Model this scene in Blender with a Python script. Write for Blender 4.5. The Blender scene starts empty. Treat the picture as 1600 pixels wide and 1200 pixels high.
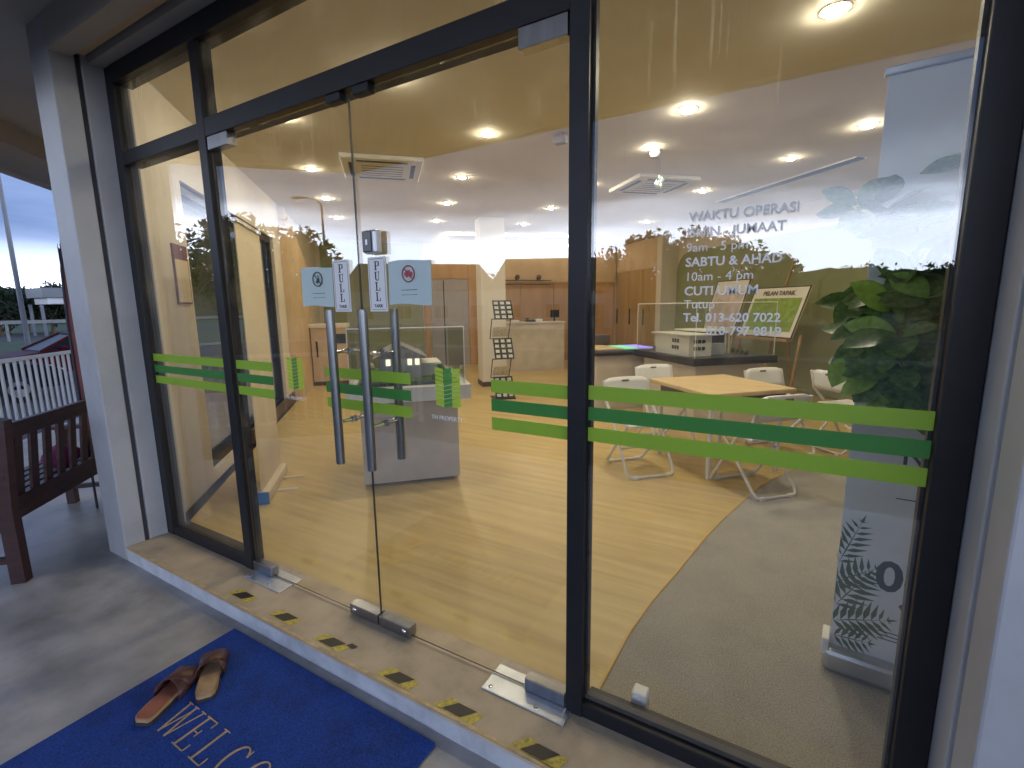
import bpy, bmesh, math, random
from mathutils import Matrix, Vector, noise
rad = math.radians
sc = bpy.context.scene
COL = sc.collection
rnd = random.Random(7)
R2 = math.sqrt(2.0)
GZ = -0.09          # porch floor level (the shop floor is z = 0)
LOT = -0.60         # car park level beyond the porch

# ------------------------------------------------------------------ camera
cam_d = bpy.data.cameras.new('camera')
cam = bpy.data.objects.new('camera', cam_d)
COL.objects.link(cam)
yaw, pit, rol = 0.529359605, 0.162224578, -0.0135254632
Fw = Vector((-math.sin(yaw)*math.cos(pit), math.cos(yaw)*math.cos(pit), -math.sin(pit)))
Rt = Vector((math.cos(yaw), math.sin(yaw), 0.0))
Up = Rt.cross(Fw)
X = Rt*math.cos(rol) + Up*math.sin(rol)
Y = -Rt*math.sin(rol) + Up*math.cos(rol)
cam.matrix_world = Matrix(((X.x, Y.x, -Fw.x, 0.0), (X.y, Y.y, -Fw.y, -1.38839655), (X.z, Y.z, -Fw.z, 1.45), (0, 0, 0, 1)))
cam_d.sensor_width = 36.0
cam_d.lens = 36.0*740.524/1600.0
cam_d.clip_start = 0.02
cam_d.clip_end = 2000
sc.camera = cam

# ------------------------------------------------------------------ world: dusk cloud deck over a bright strip at the horizon
SUN_EL, SUN_AZ = rad(6.0), rad(20.0)
world = bpy.data.worlds.new('World')
sc.world = world
world.use_nodes = True
nt = world.node_tree
nt.nodes.clear()
def N(tree, kind, **kw):
    n = tree.nodes.new(kind)
    for k, v in kw.items():
        setattr(n, k, v)
    return n
def math_n(tree, op, a, b=None, c=None, clamp=False):
    n = N(tree, 'ShaderNodeMath', operation=op, use_clamp=clamp)
    for i, v in enumerate((a, b, c)):
        if v is None: continue
        if isinstance(v, (int, float)): n.inputs[i].default_value = v
        else: tree.links.new(v, n.inputs[i])
    return n.outputs[0]
def ramp_n(tree, fac, stops, interp='LINEAR'):
    n = N(tree, 'ShaderNodeValToRGB')
    n.color_ramp.interpolation = interp
    e = n.color_ramp.elements
    while len(e) < len(stops): e.new(0.5)
    for i, (p, c) in enumerate(stops):
        e[i].position = p
        e[i].color = (c[0], c[1], c[2], 1) if not isinstance(c, (int, float)) else (c, c, c, 1)
    tree.links.new(fac, n.inputs[0])
    return n.outputs[0]
tc = N(nt, 'ShaderNodeTexCoord')
sep = N(nt, 'ShaderNodeSeparateXYZ')
nt.links.new(tc.outputs['Generated'], sep.inputs[0])
ns = N(nt, 'ShaderNodeTexNoise'); ns.inputs['Scale'].default_value = 2.2; ns.inputs['Detail'].default_value = 5.0
mp = N(nt, 'ShaderNodeMapping'); mp.inputs['Scale'].default_value = (1, 1, 5)
nt.links.new(tc.outputs['Generated'], mp.inputs[0]); nt.links.new(mp.outputs[0], ns.inputs['Vector'])
wob = math_n(nt, 'MULTIPLY', math_n(nt, 'SUBTRACT', ns.outputs[0], 0.5), 0.10)
dw = N(nt, 'ShaderNodeVectorMath', operation='DOT_PRODUCT'); dw.inputs[1].default_value = (-0.95, 0.30, 0.0)   # the deck hangs lower to the west
nt.links.new(tc.outputs['Generated'], dw.inputs[0])
low = math_n(nt, 'MULTIPLY', ramp_n(nt, dw.outputs['Value'], [(0.78, 0.0), (0.97, 1.0)], 'EASE'), 0.135)
el = math_n(nt, 'ADD', math_n(nt, 'ADD', sep.outputs[2], wob), low)
strip = ramp_n(nt, el, [(0.0, 1.0), (0.135, 1.0), (0.165, 0.5), (0.20, 0.12), (0.27, 0.0)], 'EASE')
sky = N(nt, 'ShaderNodeTexSky', sky_type='NISHITA', sun_disc=False, sun_elevation=SUN_EL, sun_rotation=SUN_AZ)
sky_s = N(nt, 'ShaderNodeVectorMath', operation='SCALE'); sky_s.inputs['Scale'].default_value = 0.004
nt.links.new(sky.outputs[0], sky_s.inputs[0])
bright = N(nt, 'ShaderNodeVectorMath', operation='ADD'); bright.inputs[1].default_value = (3.9, 4.35, 5.3)
nt.links.new(sky_s.outputs[0], bright.inputs[0])
ns2 = N(nt, 'ShaderNodeTexNoise'); ns2.inputs['Scale'].default_value = 3.0; ns2.inputs['Detail'].default_value = 6.0
nt.links.new(mp.outputs[0], ns2.inputs['Vector'])
deck = ramp_n(nt, ns2.outputs[0], [(0.3, (0.11, 0.18, 0.37)), (0.55, (0.20, 0.28, 0.50)), (0.75, (0.36, 0.43, 0.62))])
deck2 = N(nt, 'ShaderNodeVectorMath', operation='ADD')
nt.links.new(deck, deck2.inputs[0]); nt.links.new(sky_s.outputs[0], deck2.inputs[1])
mx = N(nt, 'ShaderNodeMix', data_type='RGBA')
nt.links.new(strip, mx.inputs[0]); nt.links.new(deck2.outputs[0], mx.inputs[6]); nt.links.new(bright.outputs[0], mx.inputs[7])
bg = N(nt, 'ShaderNodeBackground'); bg.inputs[1].default_value = 1.0
nt.links.new(mx.outputs[2], bg.inputs[0])
wo = N(nt, 'ShaderNodeOutputWorld'); nt.links.new(bg.outputs[0], wo.inputs[0])

sun_d = bpy.data.lights.new('sun', 'SUN'); sun_d.energy = 0.1; sun_d.angle = rad(20); sun_d.color = (1.0, 0.95, 0.9)
sun = bpy.data.objects.new('sun', sun_d); COL.objects.link(sun)
sd = Vector((math.sin(SUN_AZ)*math.cos(SUN_EL), math.cos(SUN_AZ)*math.cos(SUN_EL), math.sin(SUN_EL)))
sun.rotation_euler = (-sd).to_track_quat('-Z', 'Y').to_euler()

sc.view_settings.view_transform = 'Standard'
sc.view_settings.look = 'None'
sc.view_settings.exposure = 0.75
sc.view_settings.gamma = 1.0
sc.view_settings.use_curve_mapping = False
sc.render.engine = 'CYCLES'
sc.cycles.max_bounces = 8
sc.cycles.transparent_max_bounces = 24
sc.cycles.sample_clamp_indirect = 6.0
sc.cycles.caustics_reflective = False
sc.cycles.caustics_refractive = False
sc.cycles.use_denoising = True

# ------------------------------------------------------------------ materials
M = {}
def mat(name, col, rough=0.6, metal=0.0, var=0.0, vscale=6.0, bump=0.0, bscale=40.0, stretch=None, col2=None, emit=None, estr=0.0, spec=0.5, coat=0.0, transl=0.0, detail=4.0, coord='Object', rvar=0.0, patch=0.0, pscale=1.5):
    m = bpy.data.materials.new(name); m.use_nodes = True
    t = m.node_tree; b = t.nodes['Principled BSDF']; out = t.nodes['Material Output']
    b.inputs['Base Color'].default_value = (*col, 1); b.inputs['Roughness'].default_value = rough; b.inputs['Metallic'].default_value = metal
    b.inputs['Specular IOR Level'].default_value = spec; b.inputs['Coat Weight'].default_value = coat
    c = N(t, 'ShaderNodeTexCoord'); mpn = N(t, 'ShaderNodeMapping')
    t.links.new(c.outputs[coord], mpn.inputs[0])
    if stretch: mpn.inputs['Scale'].default_value = stretch[:3]
    if stretch and len(stretch) > 3: mpn.inputs['Rotation'].default_value = (0, 0, stretch[3])
    if var > 0 or col2:
        n = N(t, 'ShaderNodeTexNoise'); n.inputs['Scale'].default_value = vscale; n.inputs['Detail'].default_value = detail
        t.links.new(mpn.outputs[0], n.inputs['Vector'])
        lo = tuple(max(0, x*(1-var)) for x in col); hi = col2 if col2 else tuple(min(1, x*(1+var)) for x in col)
        t.links.new(ramp_n(t, n.outputs[0], [(0.3, lo), (0.7, hi)]), b.inputs['Base Color'])
        if rvar > 0:
            t.links.new(math_n(t, 'MULTIPLY_ADD', n.outputs[0], rvar, rough - rvar*0.5, clamp=True), b.inputs['Roughness'])
    if patch > 0:      # worn and grubby areas with shapes of their own
        src = b.inputs['Base Color'].links[0].from_socket
        pn = N(t, 'ShaderNodeTexNoise'); pn.inputs['Scale'].default_value = pscale; pn.inputs['Detail'].default_value = 9.0; pn.inputs['Roughness'].default_value = 0.65
        t.links.new(c.outputs[coord], pn.inputs['Vector'])
        pm = N(t, 'ShaderNodeMix', data_type='RGBA', blend_type='MULTIPLY'); pm.inputs[0].default_value = 1.0
        t.links.new(src, pm.inputs[6]); t.links.new(ramp_n(t, pn.outputs[0], [(0.32, 1-patch), (0.5, 1.0), (0.72, 1+patch*0.6)]), pm.inputs[7])
        t.links.new(pm.outputs[2], b.inputs['Base Color'])
    if bump > 0:
        n2 = N(t, 'ShaderNodeTexNoise'); n2.inputs['Scale'].default_value = bscale; n2.inputs['Detail'].default_value = 3.0
        t.links.new(mpn.outputs[0], n2.inputs['Vector'])
        bp = N(t, 'ShaderNodeBump'); bp.inputs['Strength'].default_value = bump; bp.inputs['Distance'].default_value = 0.01
        t.links.new(n2.outputs[0], bp.inputs['Height']); t.links.new(bp.outputs[0], b.inputs['Normal'])
    if emit:
        b.inputs['Emission Color'].default_value = (*emit, 1); b.inputs['Emission Strength'].default_value = estr
    if transl > 0:
        tr = N(t, 'ShaderNodeBsdfTranslucent'); tr.inputs[0].default_value = (*col, 1)
        ms = N(t, 'ShaderNodeMixShader'); ms.inputs[0].default_value = transl
        t.links.new(b.outputs[0], ms.inputs[1]); t.links.new(tr.outputs[0], ms.inputs[2]); t.links.new(ms.outputs[0], out.inputs[0])
    M[name] = m
    return m
def glass_mat(name, tint, f0=0.045, streak=0.0):
    m = bpy.data.materials.new(name); m.use_nodes = True
    t = m.node_tree; t.nodes.clear()
    geo = N(t, 'ShaderNodeNewGeometry')
    dot = N(t, 'ShaderNodeVectorMath', operation='DOT_PRODUCT')
    t.links.new(geo.outputs['Normal'], dot.inputs[0]); t.links.new(geo.outputs['Incoming'], dot.inputs[1])
    ca = math_n(t, 'ABSOLUTE', dot.outputs['Value'])
    p5 = math_n(t, 'POWER', math_n(t, 'SUBTRACT', 1.0, ca, clamp=True), 5.0)
    fr = math_n(t, 'MULTIPLY_ADD', p5, 1.0-f0, f0, clamp=True)
    tr = N(t, 'ShaderNodeBsdfTransparent'); tr.inputs[0].default_value = (*tint, 1)
    gl = N(t, 'ShaderNodeBsdfGlossy'); gl.inputs['Roughness'].default_value = 0.0
    ms = N(t, 'ShaderNodeMixShader'); t.links.new(fr, ms.inputs[0]); t.links.new(tr.outputs[0], ms.inputs[1]); t.links.new(gl.outputs[0], ms.inputs[2])
    last = ms.outputs[0]
    if streak > 0:      # faint dried rain runs on the pane
        c = N(t, 'ShaderNodeTexCoord'); mpn = N(t, 'ShaderNodeMapping'); mpn.inputs['Scale'].default_value = (55, 1, 1.6)
        t.links.new(c.outputs['Object'], mpn.inputs[0])
        n = N(t, 'ShaderNodeTexNoise'); n.inputs['Scale'].default_value = 1.0; n.inputs['Detail'].default_value = 3.0
        t.links.new(mpn.outputs[0], n.inputs['Vector'])
        n3 = N(t, 'ShaderNodeTexNoise'); n3.inputs['Scale'].default_value = 3.5
        t.links.new(c.outputs['Object'], n3.inputs['Vector'])
        f = math_n(t, 'MULTIPLY', ramp_n(t, n.outputs[0], [(0.60, 0.0), (0.76, 1.0)]), ramp_n(t, n3.outputs[0], [(0.48, 0.0), (0.66, 1.0)]))
        sz = N(t, 'ShaderNodeSeparateXYZ'); t.links.new(c.outputs['Object'], sz.inputs[0])
        hi = N(t, 'ShaderNodeMapRange'); hi.inputs[1].default_value = 1.75; hi.inputs[2].default_value = 2.2
        t.links.new(sz.outputs[2], hi.inputs[0])
        f = math_n(t, 'MULTIPLY', math_n(t, 'MULTIPLY', f, hi.outputs[0]), streak)
        n4 = N(t, 'ShaderNodeTexNoise'); n4.inputs['Scale'].default_value = 4.0; n4.inputs['Detail'].default_value = 8.0; n4.inputs['Roughness'].default_value = 0.7
        t.links.new(c.outputs['Object'], n4.inputs['Vector'])
        f = math_n(t, 'ADD', f, math_n(t, 'MULTIPLY', ramp_n(t, n4.outputs[0], [(0.48, 0.0), (0.75, 1.0)]), 0.05))
        d = N(t, 'ShaderNodeBsdfTranslucent'); d.inputs[0].default_value = (0.9, 0.9, 0.88, 1)
        m2 = N(t, 'ShaderNodeMixShader'); t.links.new(f, m2.inputs[0]); t.links.new(last, m2.inputs[1]); t.links.new(d.outputs[0], m2.inputs[2])
        last = m2.outputs[0]
    o = N(t, 'ShaderNodeOutputMaterial'); t.links.new(last, o.inputs[0])
    M[name] = m
glass_mat('glass', (0.955, 0.97, 0.965), 0.085, 0.35)
glass_mat('acrylic', (0.97, 0.98, 0.98), 0.03)
mat('white_paint', (0.60, 0.60, 0.64), 0.55, var=0.06, vscale=3, bump=0.05, bscale=60)
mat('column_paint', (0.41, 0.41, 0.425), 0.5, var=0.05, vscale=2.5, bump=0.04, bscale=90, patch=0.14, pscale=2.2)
mat('soffit_paint', (0.44, 0.41, 0.37), 0.7, var=0.08, vscale=1.2)
mat('black_frame', (0.016, 0.016, 0.019), 0.42, metal=0.0, var=0.15, vscale=9, spec=0.25)
mat('groove', (0.05, 0.05, 0.06), 0.6)
mat('steel', (0.33, 0.33, 0.34), 0.30, metal=1.0, var=0.12, vscale=30, stretch=(1, 1, 0.1))
mat('brushed_tube', (0.25, 0.255, 0.265), 0.30, metal=1.0, var=0.15, vscale=40, stretch=(1, 1, 0.05))
mat('glass_edge', (0.035, 0.04, 0.035), 0.3, spec=0.5)
mat('chrome', (0.75, 0.74, 0.72), 0.12, metal=1.0)
mat('plate_steel', (0.62, 0.65, 0.70), 0.38, metal=0.8, var=0.12, vscale=14, bump=0.05, bscale=70)
mat('step_tile', (0.50, 0.39, 0.26), 0.45, var=0.12, vscale=5, col2=(0.58, 0.46, 0.32), bump=0.04, bscale=80, patch=0.2, pscale=6.0)
mat('step_edge', (0.52, 0.53, 0.56), 0.6, var=0.08, vscale=8, patch=0.25, pscale=7.0)
mat('tape_yellow', (0.60, 0.47, 0.08), 0.5, var=0.15, vscale=40, patch=0.5, pscale=60.0)
mat('tape_worn', (0.58, 0.42, 0.22), 0.6, var=0.25, vscale=20)
mat('tape_black', (0.03, 0.025, 0.02), 0.5)
mat('concrete', (0.36, 0.335, 0.31), 0.36, var=0.25, vscale=2.6, col2=(0.52, 0.485, 0.45), bump=0.05, bscale=50, detail=8, rvar=0.3, patch=0.22, pscale=4.0)
mat('asphalt', (0.055, 0.055, 0.06), 0.85, var=0.2, vscale=2)
mat('grass', (0.05, 0.075, 0.03), 0.9, var=0.35, vscale=1.2)
mat('kerb', (0.24, 0.24, 0.24), 0.8, var=0.1)
mat('mat_blue', (0.005, 0.055, 0.34), 0.85, var=0.45, vscale=160, bump=0.9, bscale=420, detail=2, patch=0.35, pscale=5.0)
mat('mat_letter', (0.46, 0.33, 0.19), 0.9, var=0.2, vscale=60)
mat('leather_maroon', (0.09, 0.032, 0.022), 0.42, var=0.25, vscale=20, bump=0.1, bscale=120)
mat('cork', (0.45, 0.27, 0.13), 0.7, var=0.2, vscale=25, col2=(0.52, 0.33, 0.17))
mat('insole_red', (0.33, 0.11, 0.06), 0.6, var=0.2, vscale=18)
mat('sole_dark', (0.04, 0.03, 0.03), 0.8)
mat('bench_wood', (0.045, 0.018, 0.016), 0.42, var=0.35, vscale=5, stretch=(1, 1, 6), bump=0.06, bscale=30)
mat('magenta_cloth', (0.22, 0.02, 0.10), 0.8, var=0.2, vscale=12)
mat('rail_white', (0.50, 0.505, 0.53), 0.5, var=0.06)
mat('lamp_grey', (0.13, 0.14, 0.16), 0.6)
mat('floor_wood', (0.57, 0.41, 0.155), 0.36, var=0.13, vscale=3.0, col2=(0.67, 0.50, 0.205), stretch=(0.35, 5.0, 1.0, rad(-45)), bump=0.02, bscale=30, detail=6, rvar=0.2)
mat('floor_trim', (0.62, 0.42, 0.12), 0.4)
mat('carpet', (0.40, 0.37, 0.315), 0.95, var=0.32, vscale=180, bump=0.6, bscale=300, detail=3, patch=0.12, pscale=3.0)
mat('ceiling_white', (0.74, 0.69, 0.59), 0.8, var=0.02, vscale=2)
mat('wall_cream', (0.70, 0.64, 0.55), 0.7, var=0.03, vscale=3)
mat('wall_warm', (0.62, 0.46, 0.28), 0.65, var=0.08, vscale=3)
mat('wall_green', (0.29, 0.31, 0.17), 0.7, var=0.05, vscale=3)
mat('panel_wood', (0.50, 0.30, 0.13), 0.5, var=0.14, vscale=4, stretch=(1.2, 1.2, 0.12), detail=6)
mat('cabinet_wood', (0.46, 0.30, 0.135), 0.5, var=0.12, vscale=5, stretch=(1.2, 1.2, 0.12), detail=6)
mat('cabinet_beige', (0.56, 0.43, 0.31), 0.55, var=0.06)
mat('door_grey', (0.40, 0.37, 0.36), 0.55, var=0.05)
mat('skirting_dark', (0.10, 0.065, 0.04), 0.5)
mat('stone_front', (0.60, 0.53, 0.43), 0.55, var=0.10, vscale=4, detail=8)
mat('pedestal_grey', (0.46, 0.41, 0.37), 0.6, var=0.08, vscale=6, detail=7)
mat('slab_white', (0.68, 0.68, 0.68), 0.5)
mat('slab_black', (0.03, 0.025, 0.022), 0.35)
mat('model_grey', (0.42, 0.42, 0.44), 0.6)
mat('model_roof', (0.24, 0.22, 0.215), 0.7, bump=0.2, bscale=200)
mat('model_white', (0.74, 0.70, 0.62), 0.6)
mat('model_window', (0.8, 0.75, 0.5), 0.4, emit=(1, 0.9, 0.6), estr=1.0)
mat('model_dark', (0.06, 0.055, 0.05), 0.4)
mat('model_green', (0.045, 0.10, 0.025), 0.85, var=0.4, vscale=60, bump=0.5, bscale=150)
mat('table_wood', (0.66, 0.48, 0.25), 0.45, var=0.08, vscale=3, stretch=(0.4, 5, 1))
mat('chair_white', (0.78, 0.77, 0.74), 0.4)
mat('chair_tube', (0.72, 0.70, 0.66), 0.4)
mat('dark_hole', (0.18, 0.14, 0.09), 0.8)
mat('paper_blue', (0.44, 0.58, 0.66), 0.7, transl=0.25)
mat('paper_white', (0.80, 0.81, 0.84), 0.6, transl=0.2)
mat('ink_black', (0.02, 0.02, 0.03), 0.5)
mat('ink_red', (0.36, 0.03, 0.05), 0.5)
mat('ink_grey', (0.06, 0.065, 0.075), 0.6)
mat('vinyl_white', (0.82, 0.83, 0.86), 0.5, transl=0.3)
mat('vinyl_lime', (0.36, 0.56, 0.05), 0.45, transl=0.35)
mat('vinyl_green', (0.06, 0.28, 0.05), 0.45, transl=0.3)
mat('device_black', (0.03, 0.03, 0.035), 0.3)
mat('device_shell', (0.55, 0.56, 0.58), 0.35, metal=0.5)
mat('banner_white', (0.86, 0.86, 0.86), 0.55, var=0.03, vscale=2)
mat('banner_cream', (0.74, 0.63, 0.46), 0.6, var=0.04, vscale=3)
mat('banner_alu', (0.52, 0.53, 0.56), 0.35, metal=0.8)
mat('print_green', (0.06, 0.11, 0.035), 0.6, var=0.35, vscale=25)
mat('print_purple', (0.16, 0.03, 0.16), 0.6)
mat('print_gold', (0.50, 0.32, 0.08), 0.6)
mat('leaf', (0.075, 0.165, 0.045), 0.32, var=0.45, vscale=7, col2=(0.16, 0.30, 0.07), spec=0.55, transl=0.15)
mat('leaf_young', (0.26, 0.44, 0.08), 0.35, var=0.3, vscale=7, spec=0.5, transl=0.25)
mat('trunk_brown', (0.13, 0.085, 0.05), 0.85, var=0.3, vscale=15, bump=0.3)
mat('pot_grey', (0.30, 0.30, 0.30), 0.6)
mat('plastic_white', (0.78, 0.77, 0.74), 0.4)
mat('lamp_glow', (1, 1, 1), 0.5, emit=(1.0, 0.87, 0.64), estr=300.0)
mat('lamp_glow_big', (1, 1, 1), 0.5, emit=(1.0, 0.88, 0.66), estr=250.0)
mat('led_glow', (1, 1, 1), 0.5, emit=(1.0, 0.88, 0.70), estr=9.0)
mat('lamp_trim', (0.8, 0.8, 0.78), 0.5)
mat('vent_dark', (0.03, 0.028, 0.026), 0.7)
mat('wire_black', (0.02, 0.02, 0.02), 0.4)
mat('brochure', (0.62, 0.58, 0.50), 0.5, var=0.3, vscale=30)
mat('blue_plastic', (0.03, 0.16, 0.42), 0.4)
mat('screen_lit', (0.1, 0.1, 0.1), 0.3, emit=(0.35, 0.25, 0.9), estr=0.9)
mat('screen_lit_green', (0.1, 0.1, 0.1), 0.3, emit=(0.2, 0.8, 0.4), estr=0.7)
mat('easel_wood', (0.36, 0.23, 0.10), 0.5, var=0.15)
mat('print_grass', (0.22, 0.32, 0.05), 0.6, var=0.3, vscale=12)
mat('print_pink', (0.55, 0.45, 0.42), 0.6, var=0.25, vscale=7)
mat('notice_purple', (0.20, 0.10, 0.16), 0.6)
mat('crystal', (0.7, 0.85, 0.8), 0.1, spec=0.9)
mat('crown_dark', (0.018, 0.030, 0.014), 0.8, var=0.5, vscale=0.9, transl=0.1)
mat('crown_mid', (0.028, 0.046, 0.018), 0.8, var=0.5, vscale=0.9, transl=0.1)
mat('house_wall', (0.34, 0.34, 0.33), 0.8, var=0.1)
mat('house_roof', (0.10, 0.075, 0.07), 0.8, var=0.15, bump=0.3, bscale=12)
mat('house_window', (0.03, 0.035, 0.04), 0.15)
mat('car_red', (0.075, 0.008, 0.010), 0.45, spec=0.08, var=0.05)
mat('car_dark', (0.012, 0.013, 0.018), 0.55, spec=0.05)
mat('car_glass', (0.015, 0.018, 0.022), 0.25, spec=0.12)
mat('tyre', (0.015, 0.015, 0.015), 0.85)
mat('rim', (0.45, 0.45, 0.47), 0.3, metal=0.9)
mat('headlight', (0.75, 0.78, 0.8), 0.1)
mat('flag_dark', (0.035, 0.03, 0.045), 0.7)
mat('flag_red', (0.28, 0.10, 0.09), 0.7, var=0.2)

# ------------------------------------------------------------------ mesh builder
ROT45 = Matrix.Rotation(rad(45), 4, 'Z')
I4 = Matrix.Identity(4)
def W(s, t, z=0.0):
    return Vector(((s-t)/R2, (s+t)/R2, z))
class MB:
    def __init__(self, xf=None):
        self.v = []; self.f = []; self.xf = xf or I4; self.smooth = []
    def add(self, vs, fs, smooth=False, xf=None):
        o = len(self.v); mm = self.xf @ (xf or I4)
        self.v += [tuple(mm @ Vector(p)) for p in vs]
        self.f += [tuple(i+o for i in f) for f in fs]
        self.smooth += [smooth]*len(fs)
        return self
    def box(self, lo, hi, xf=None, bev=0.0):
        if bev > 0:
            bm = bmesh.new(); bmesh.ops.create_cube(bm, size=1.0)
            c = [(a+b)/2 for a, b in zip(lo, hi)]; d = [abs(b-a) for a, b in zip(lo, hi)]
            for v in bm.verts: v.co = Vector((c[0]+v.co.x*d[0], c[1]+v.co.y*d[1], c[2]+v.co.z*d[2]))
            bmesh.ops.bevel(bm, geom=list(bm.edges), offset=min(bev, min(d)*0.45), segments=2, profile=0.5, affect='EDGES')
            bm.verts.index_update()
            self.add([v.co[:] for v in bm.verts], [[v.index for v in f.verts] for f in bm.faces], False, xf); bm.free()
            return self
        x0, y0, z0 = lo; x1, y1, z1 = hi
        return self.add([(x0, y0, z0), (x1, y0, z0), (x1, y1, z0), (x0, y1, z0), (x0, y0, z1), (x1, y0, z1), (x1, y1, z1), (x0, y1, z1)],
                        [(3, 2, 1, 0), (4, 5, 6, 7), (0, 1, 5, 4), (1, 2, 6, 5), (2, 3, 7, 6), (3, 0, 4, 7)], False, xf)
    def prism(self, poly, z0, z1, xf=None):        # CCW polygon in xy, extruded in z
        n = len(poly)
        vs = [(p[0], p[1], z0) for p in poly] + [(p[0], p[1], z1) for p in poly]
        fs = [tuple(range(n-1, -1, -1)), tuple(range(n, 2*n))] + [(i, (i+1) % n, n+(i+1) % n, n+i) for i in range(n)]
        return self.add(vs, fs, False, xf)
    def tube(self, pts, r, n=8, closed=False, cap=True):
        pts = [Vector(p) for p in pts]; L = len(pts); vs = []; fs = []
        rr = r if isinstance(r, (list, tuple)) else [r]*L
        up = None
        for i, p in enumerate(pts):
            if closed: d = pts[(i+1) % L] - pts[i-1]
            else: d = pts[min(i+1, L-1)] - pts[max(i-1, 0)]
            d.normalize()
            if up is None: up = Vector((0, 0, 1)) if abs(d.z) < 0.9 else Vector((1, 0, 0))
            a = d.cross(up); a.normalize(); b = a.cross(d); up = b
            for k in range(n):
                q = 2*math.pi*k/n
                vs.append(tuple(p + a*math.cos(q)*rr[i] + b*math.sin(q)*rr[i]))
        for i in range(L if closed else L-1):
            j = (i+1) % L
            for k in range(n):
                k2 = (k+1) % n
                fs.append((i*n+k, i*n+k2, j*n+k2, j*n+k))
        self.add(vs, fs, True)
        if cap and not closed:
            self.add(vs[:n], [tuple(range(n-1, -1, -1))]); self.add(vs[-n:], [tuple(range(n))])
        return self
    def lathe(self, prof, c=(0, 0, 0), n=20, smooth=True, xf=None):
        vs = []; fs = []
        for r, z in prof:
            for k in range(n):
                q = 2*math.pi*k/n; vs.append((c[0]+r*math.cos(q), c[1]+r*math.sin(q), c[2]+z))
        for i in range(len(prof)-1):
            for k in range(n):
                k2 = (k+1) % n; fs.append((i*n+k, i*n+k2, (i+1)*n+k2, (i+1)*n+k))
        return self.add(vs, fs, smooth, xf)
    def disc(self, c, r, n=20, flip=False, xf=None):
        vs = [(c[0]+r*math.cos(2*math.pi*k/n), c[1]+r*math.sin(2*math.pi*k/n), c[2]) for k in range(n)]
        f = tuple(range(n)); return self.add(vs, [f[::-1] if flip else f], False, xf)
    def mesh(self, name):
        me = bpy.data.meshes.new(name); me.from_pydata(self.v, [], self.f); me.update()
        if any(self.smooth): me.polygons.foreach_set('use_smooth', self.smooth)
        return me
    def build(self, name, m, parent=None, label=None):
        o = bpy.data.objects.new(name, self.mesh(name)); COL.objects.link(o)
        o.data.materials.append(M[m])
        if parent is not None:
            o.parent = parent
            if '_inv' in PINV.get(parent.name, {}): o.matrix_parent_inverse = PINV[parent.name]['_inv']
        if label: o['label'] = label
        return o
PINV = {}
def thing(name, label, cat, loc=(0, 0, 0), rotz=0.0, group=None, world_parts=True):
    """Empty at the thing's base.  world_parts: its parts are modelled in world coordinates."""
    o = bpy.data.objects.new(name, None); COL.objects.link(o); o.empty_display_size = 0.1
    o.location = loc; o.rotation_euler = (0, 0, rotz); o['label'] = label; o['category'] = cat
    if group: o['group'] = group
    if world_parts:
        PINV[o.name] = {'_inv': (Matrix.Translation(Vector(loc)) @ Matrix.Rotation(rotz, 4, 'Z')).inverted()}
    return o
def tag(o, label, cat, group=None):
    o['label'] = label; o['category'] = cat
    if group: o['group'] = group
    return o
def struct(o, label=None):
    o['kind'] = 'structure'
    if label: o['label'] = label
    return o
def copy_tree(o, loc, rotz, label=None, parent=None):
    c = o.copy(); COL.objects.link(c)
    if parent is None:
        c.location = loc; c.rotation_euler = (0, 0, rotz)
        if label: c['label'] = label
    else: c.parent = parent
    for ch in list(o.children): copy_tree(ch, None, None, None, c)
    return c
def share(name, me, xf, parent):
    """one more piece that shares mesh data; xf is its world matrix"""
    o = bpy.data.objects.new(name, me); COL.objects.link(o); o.parent = parent
    inv = PINV.get(parent.name, {}).get('_inv', I4)
    o.matrix_parent_inverse = inv; o.matrix_basis = xf
    return o
def text_part(body, size, xf, m, parent, name='lettering', ext=0.0006, align='LEFT', bold=0.0, sx=1.0):
    cu = bpy.data.curves.new('txt', 'FONT'); cu.body = body; cu.size = size; cu.extrude = ext; cu.align_x = align; cu.offset = bold; cu.resolution_u = 3
    o = bpy.data.objects.new('txt', cu); COL.objects.link(o)
    dg = bpy.context.evaluated_depsgraph_get(); dg.update()
    me = bpy.data.meshes.new_from_object(o.evaluated_get(dg)); bpy.data.objects.remove(o); bpy.data.curves.remove(cu)
    me.materials.clear(); me.materials.append(M[m]); me.transform(xf @ Matrix.Diagonal((sx, 1, 1, 1)))
    p = bpy.data.objects.new(name, me); COL.objects.link(p); p.parent = parent
    p.matrix_parent_inverse = PINV.get(parent.name, {}).get('_inv', I4)
    return p
def sub(o, inv_from):      # make o usable as a parent of world-modelled sub-parts
    PINV[o.name] = {'_inv': PINV.get(inv_from.name, {}).get('_inv', I4).copy()}
    PINV[o.name]['_inv'] = I4 if o.parent is None else I4
    return o
FRONT = Matrix(((1, 0, 0, 0), (0, 0, -1, 0), (0, 1, 0, 0), (0, 0, 0, 1)))    # xy text plane -> faces -y
def at(x, y, z): return Matrix.Translation((x, y, z))

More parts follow.
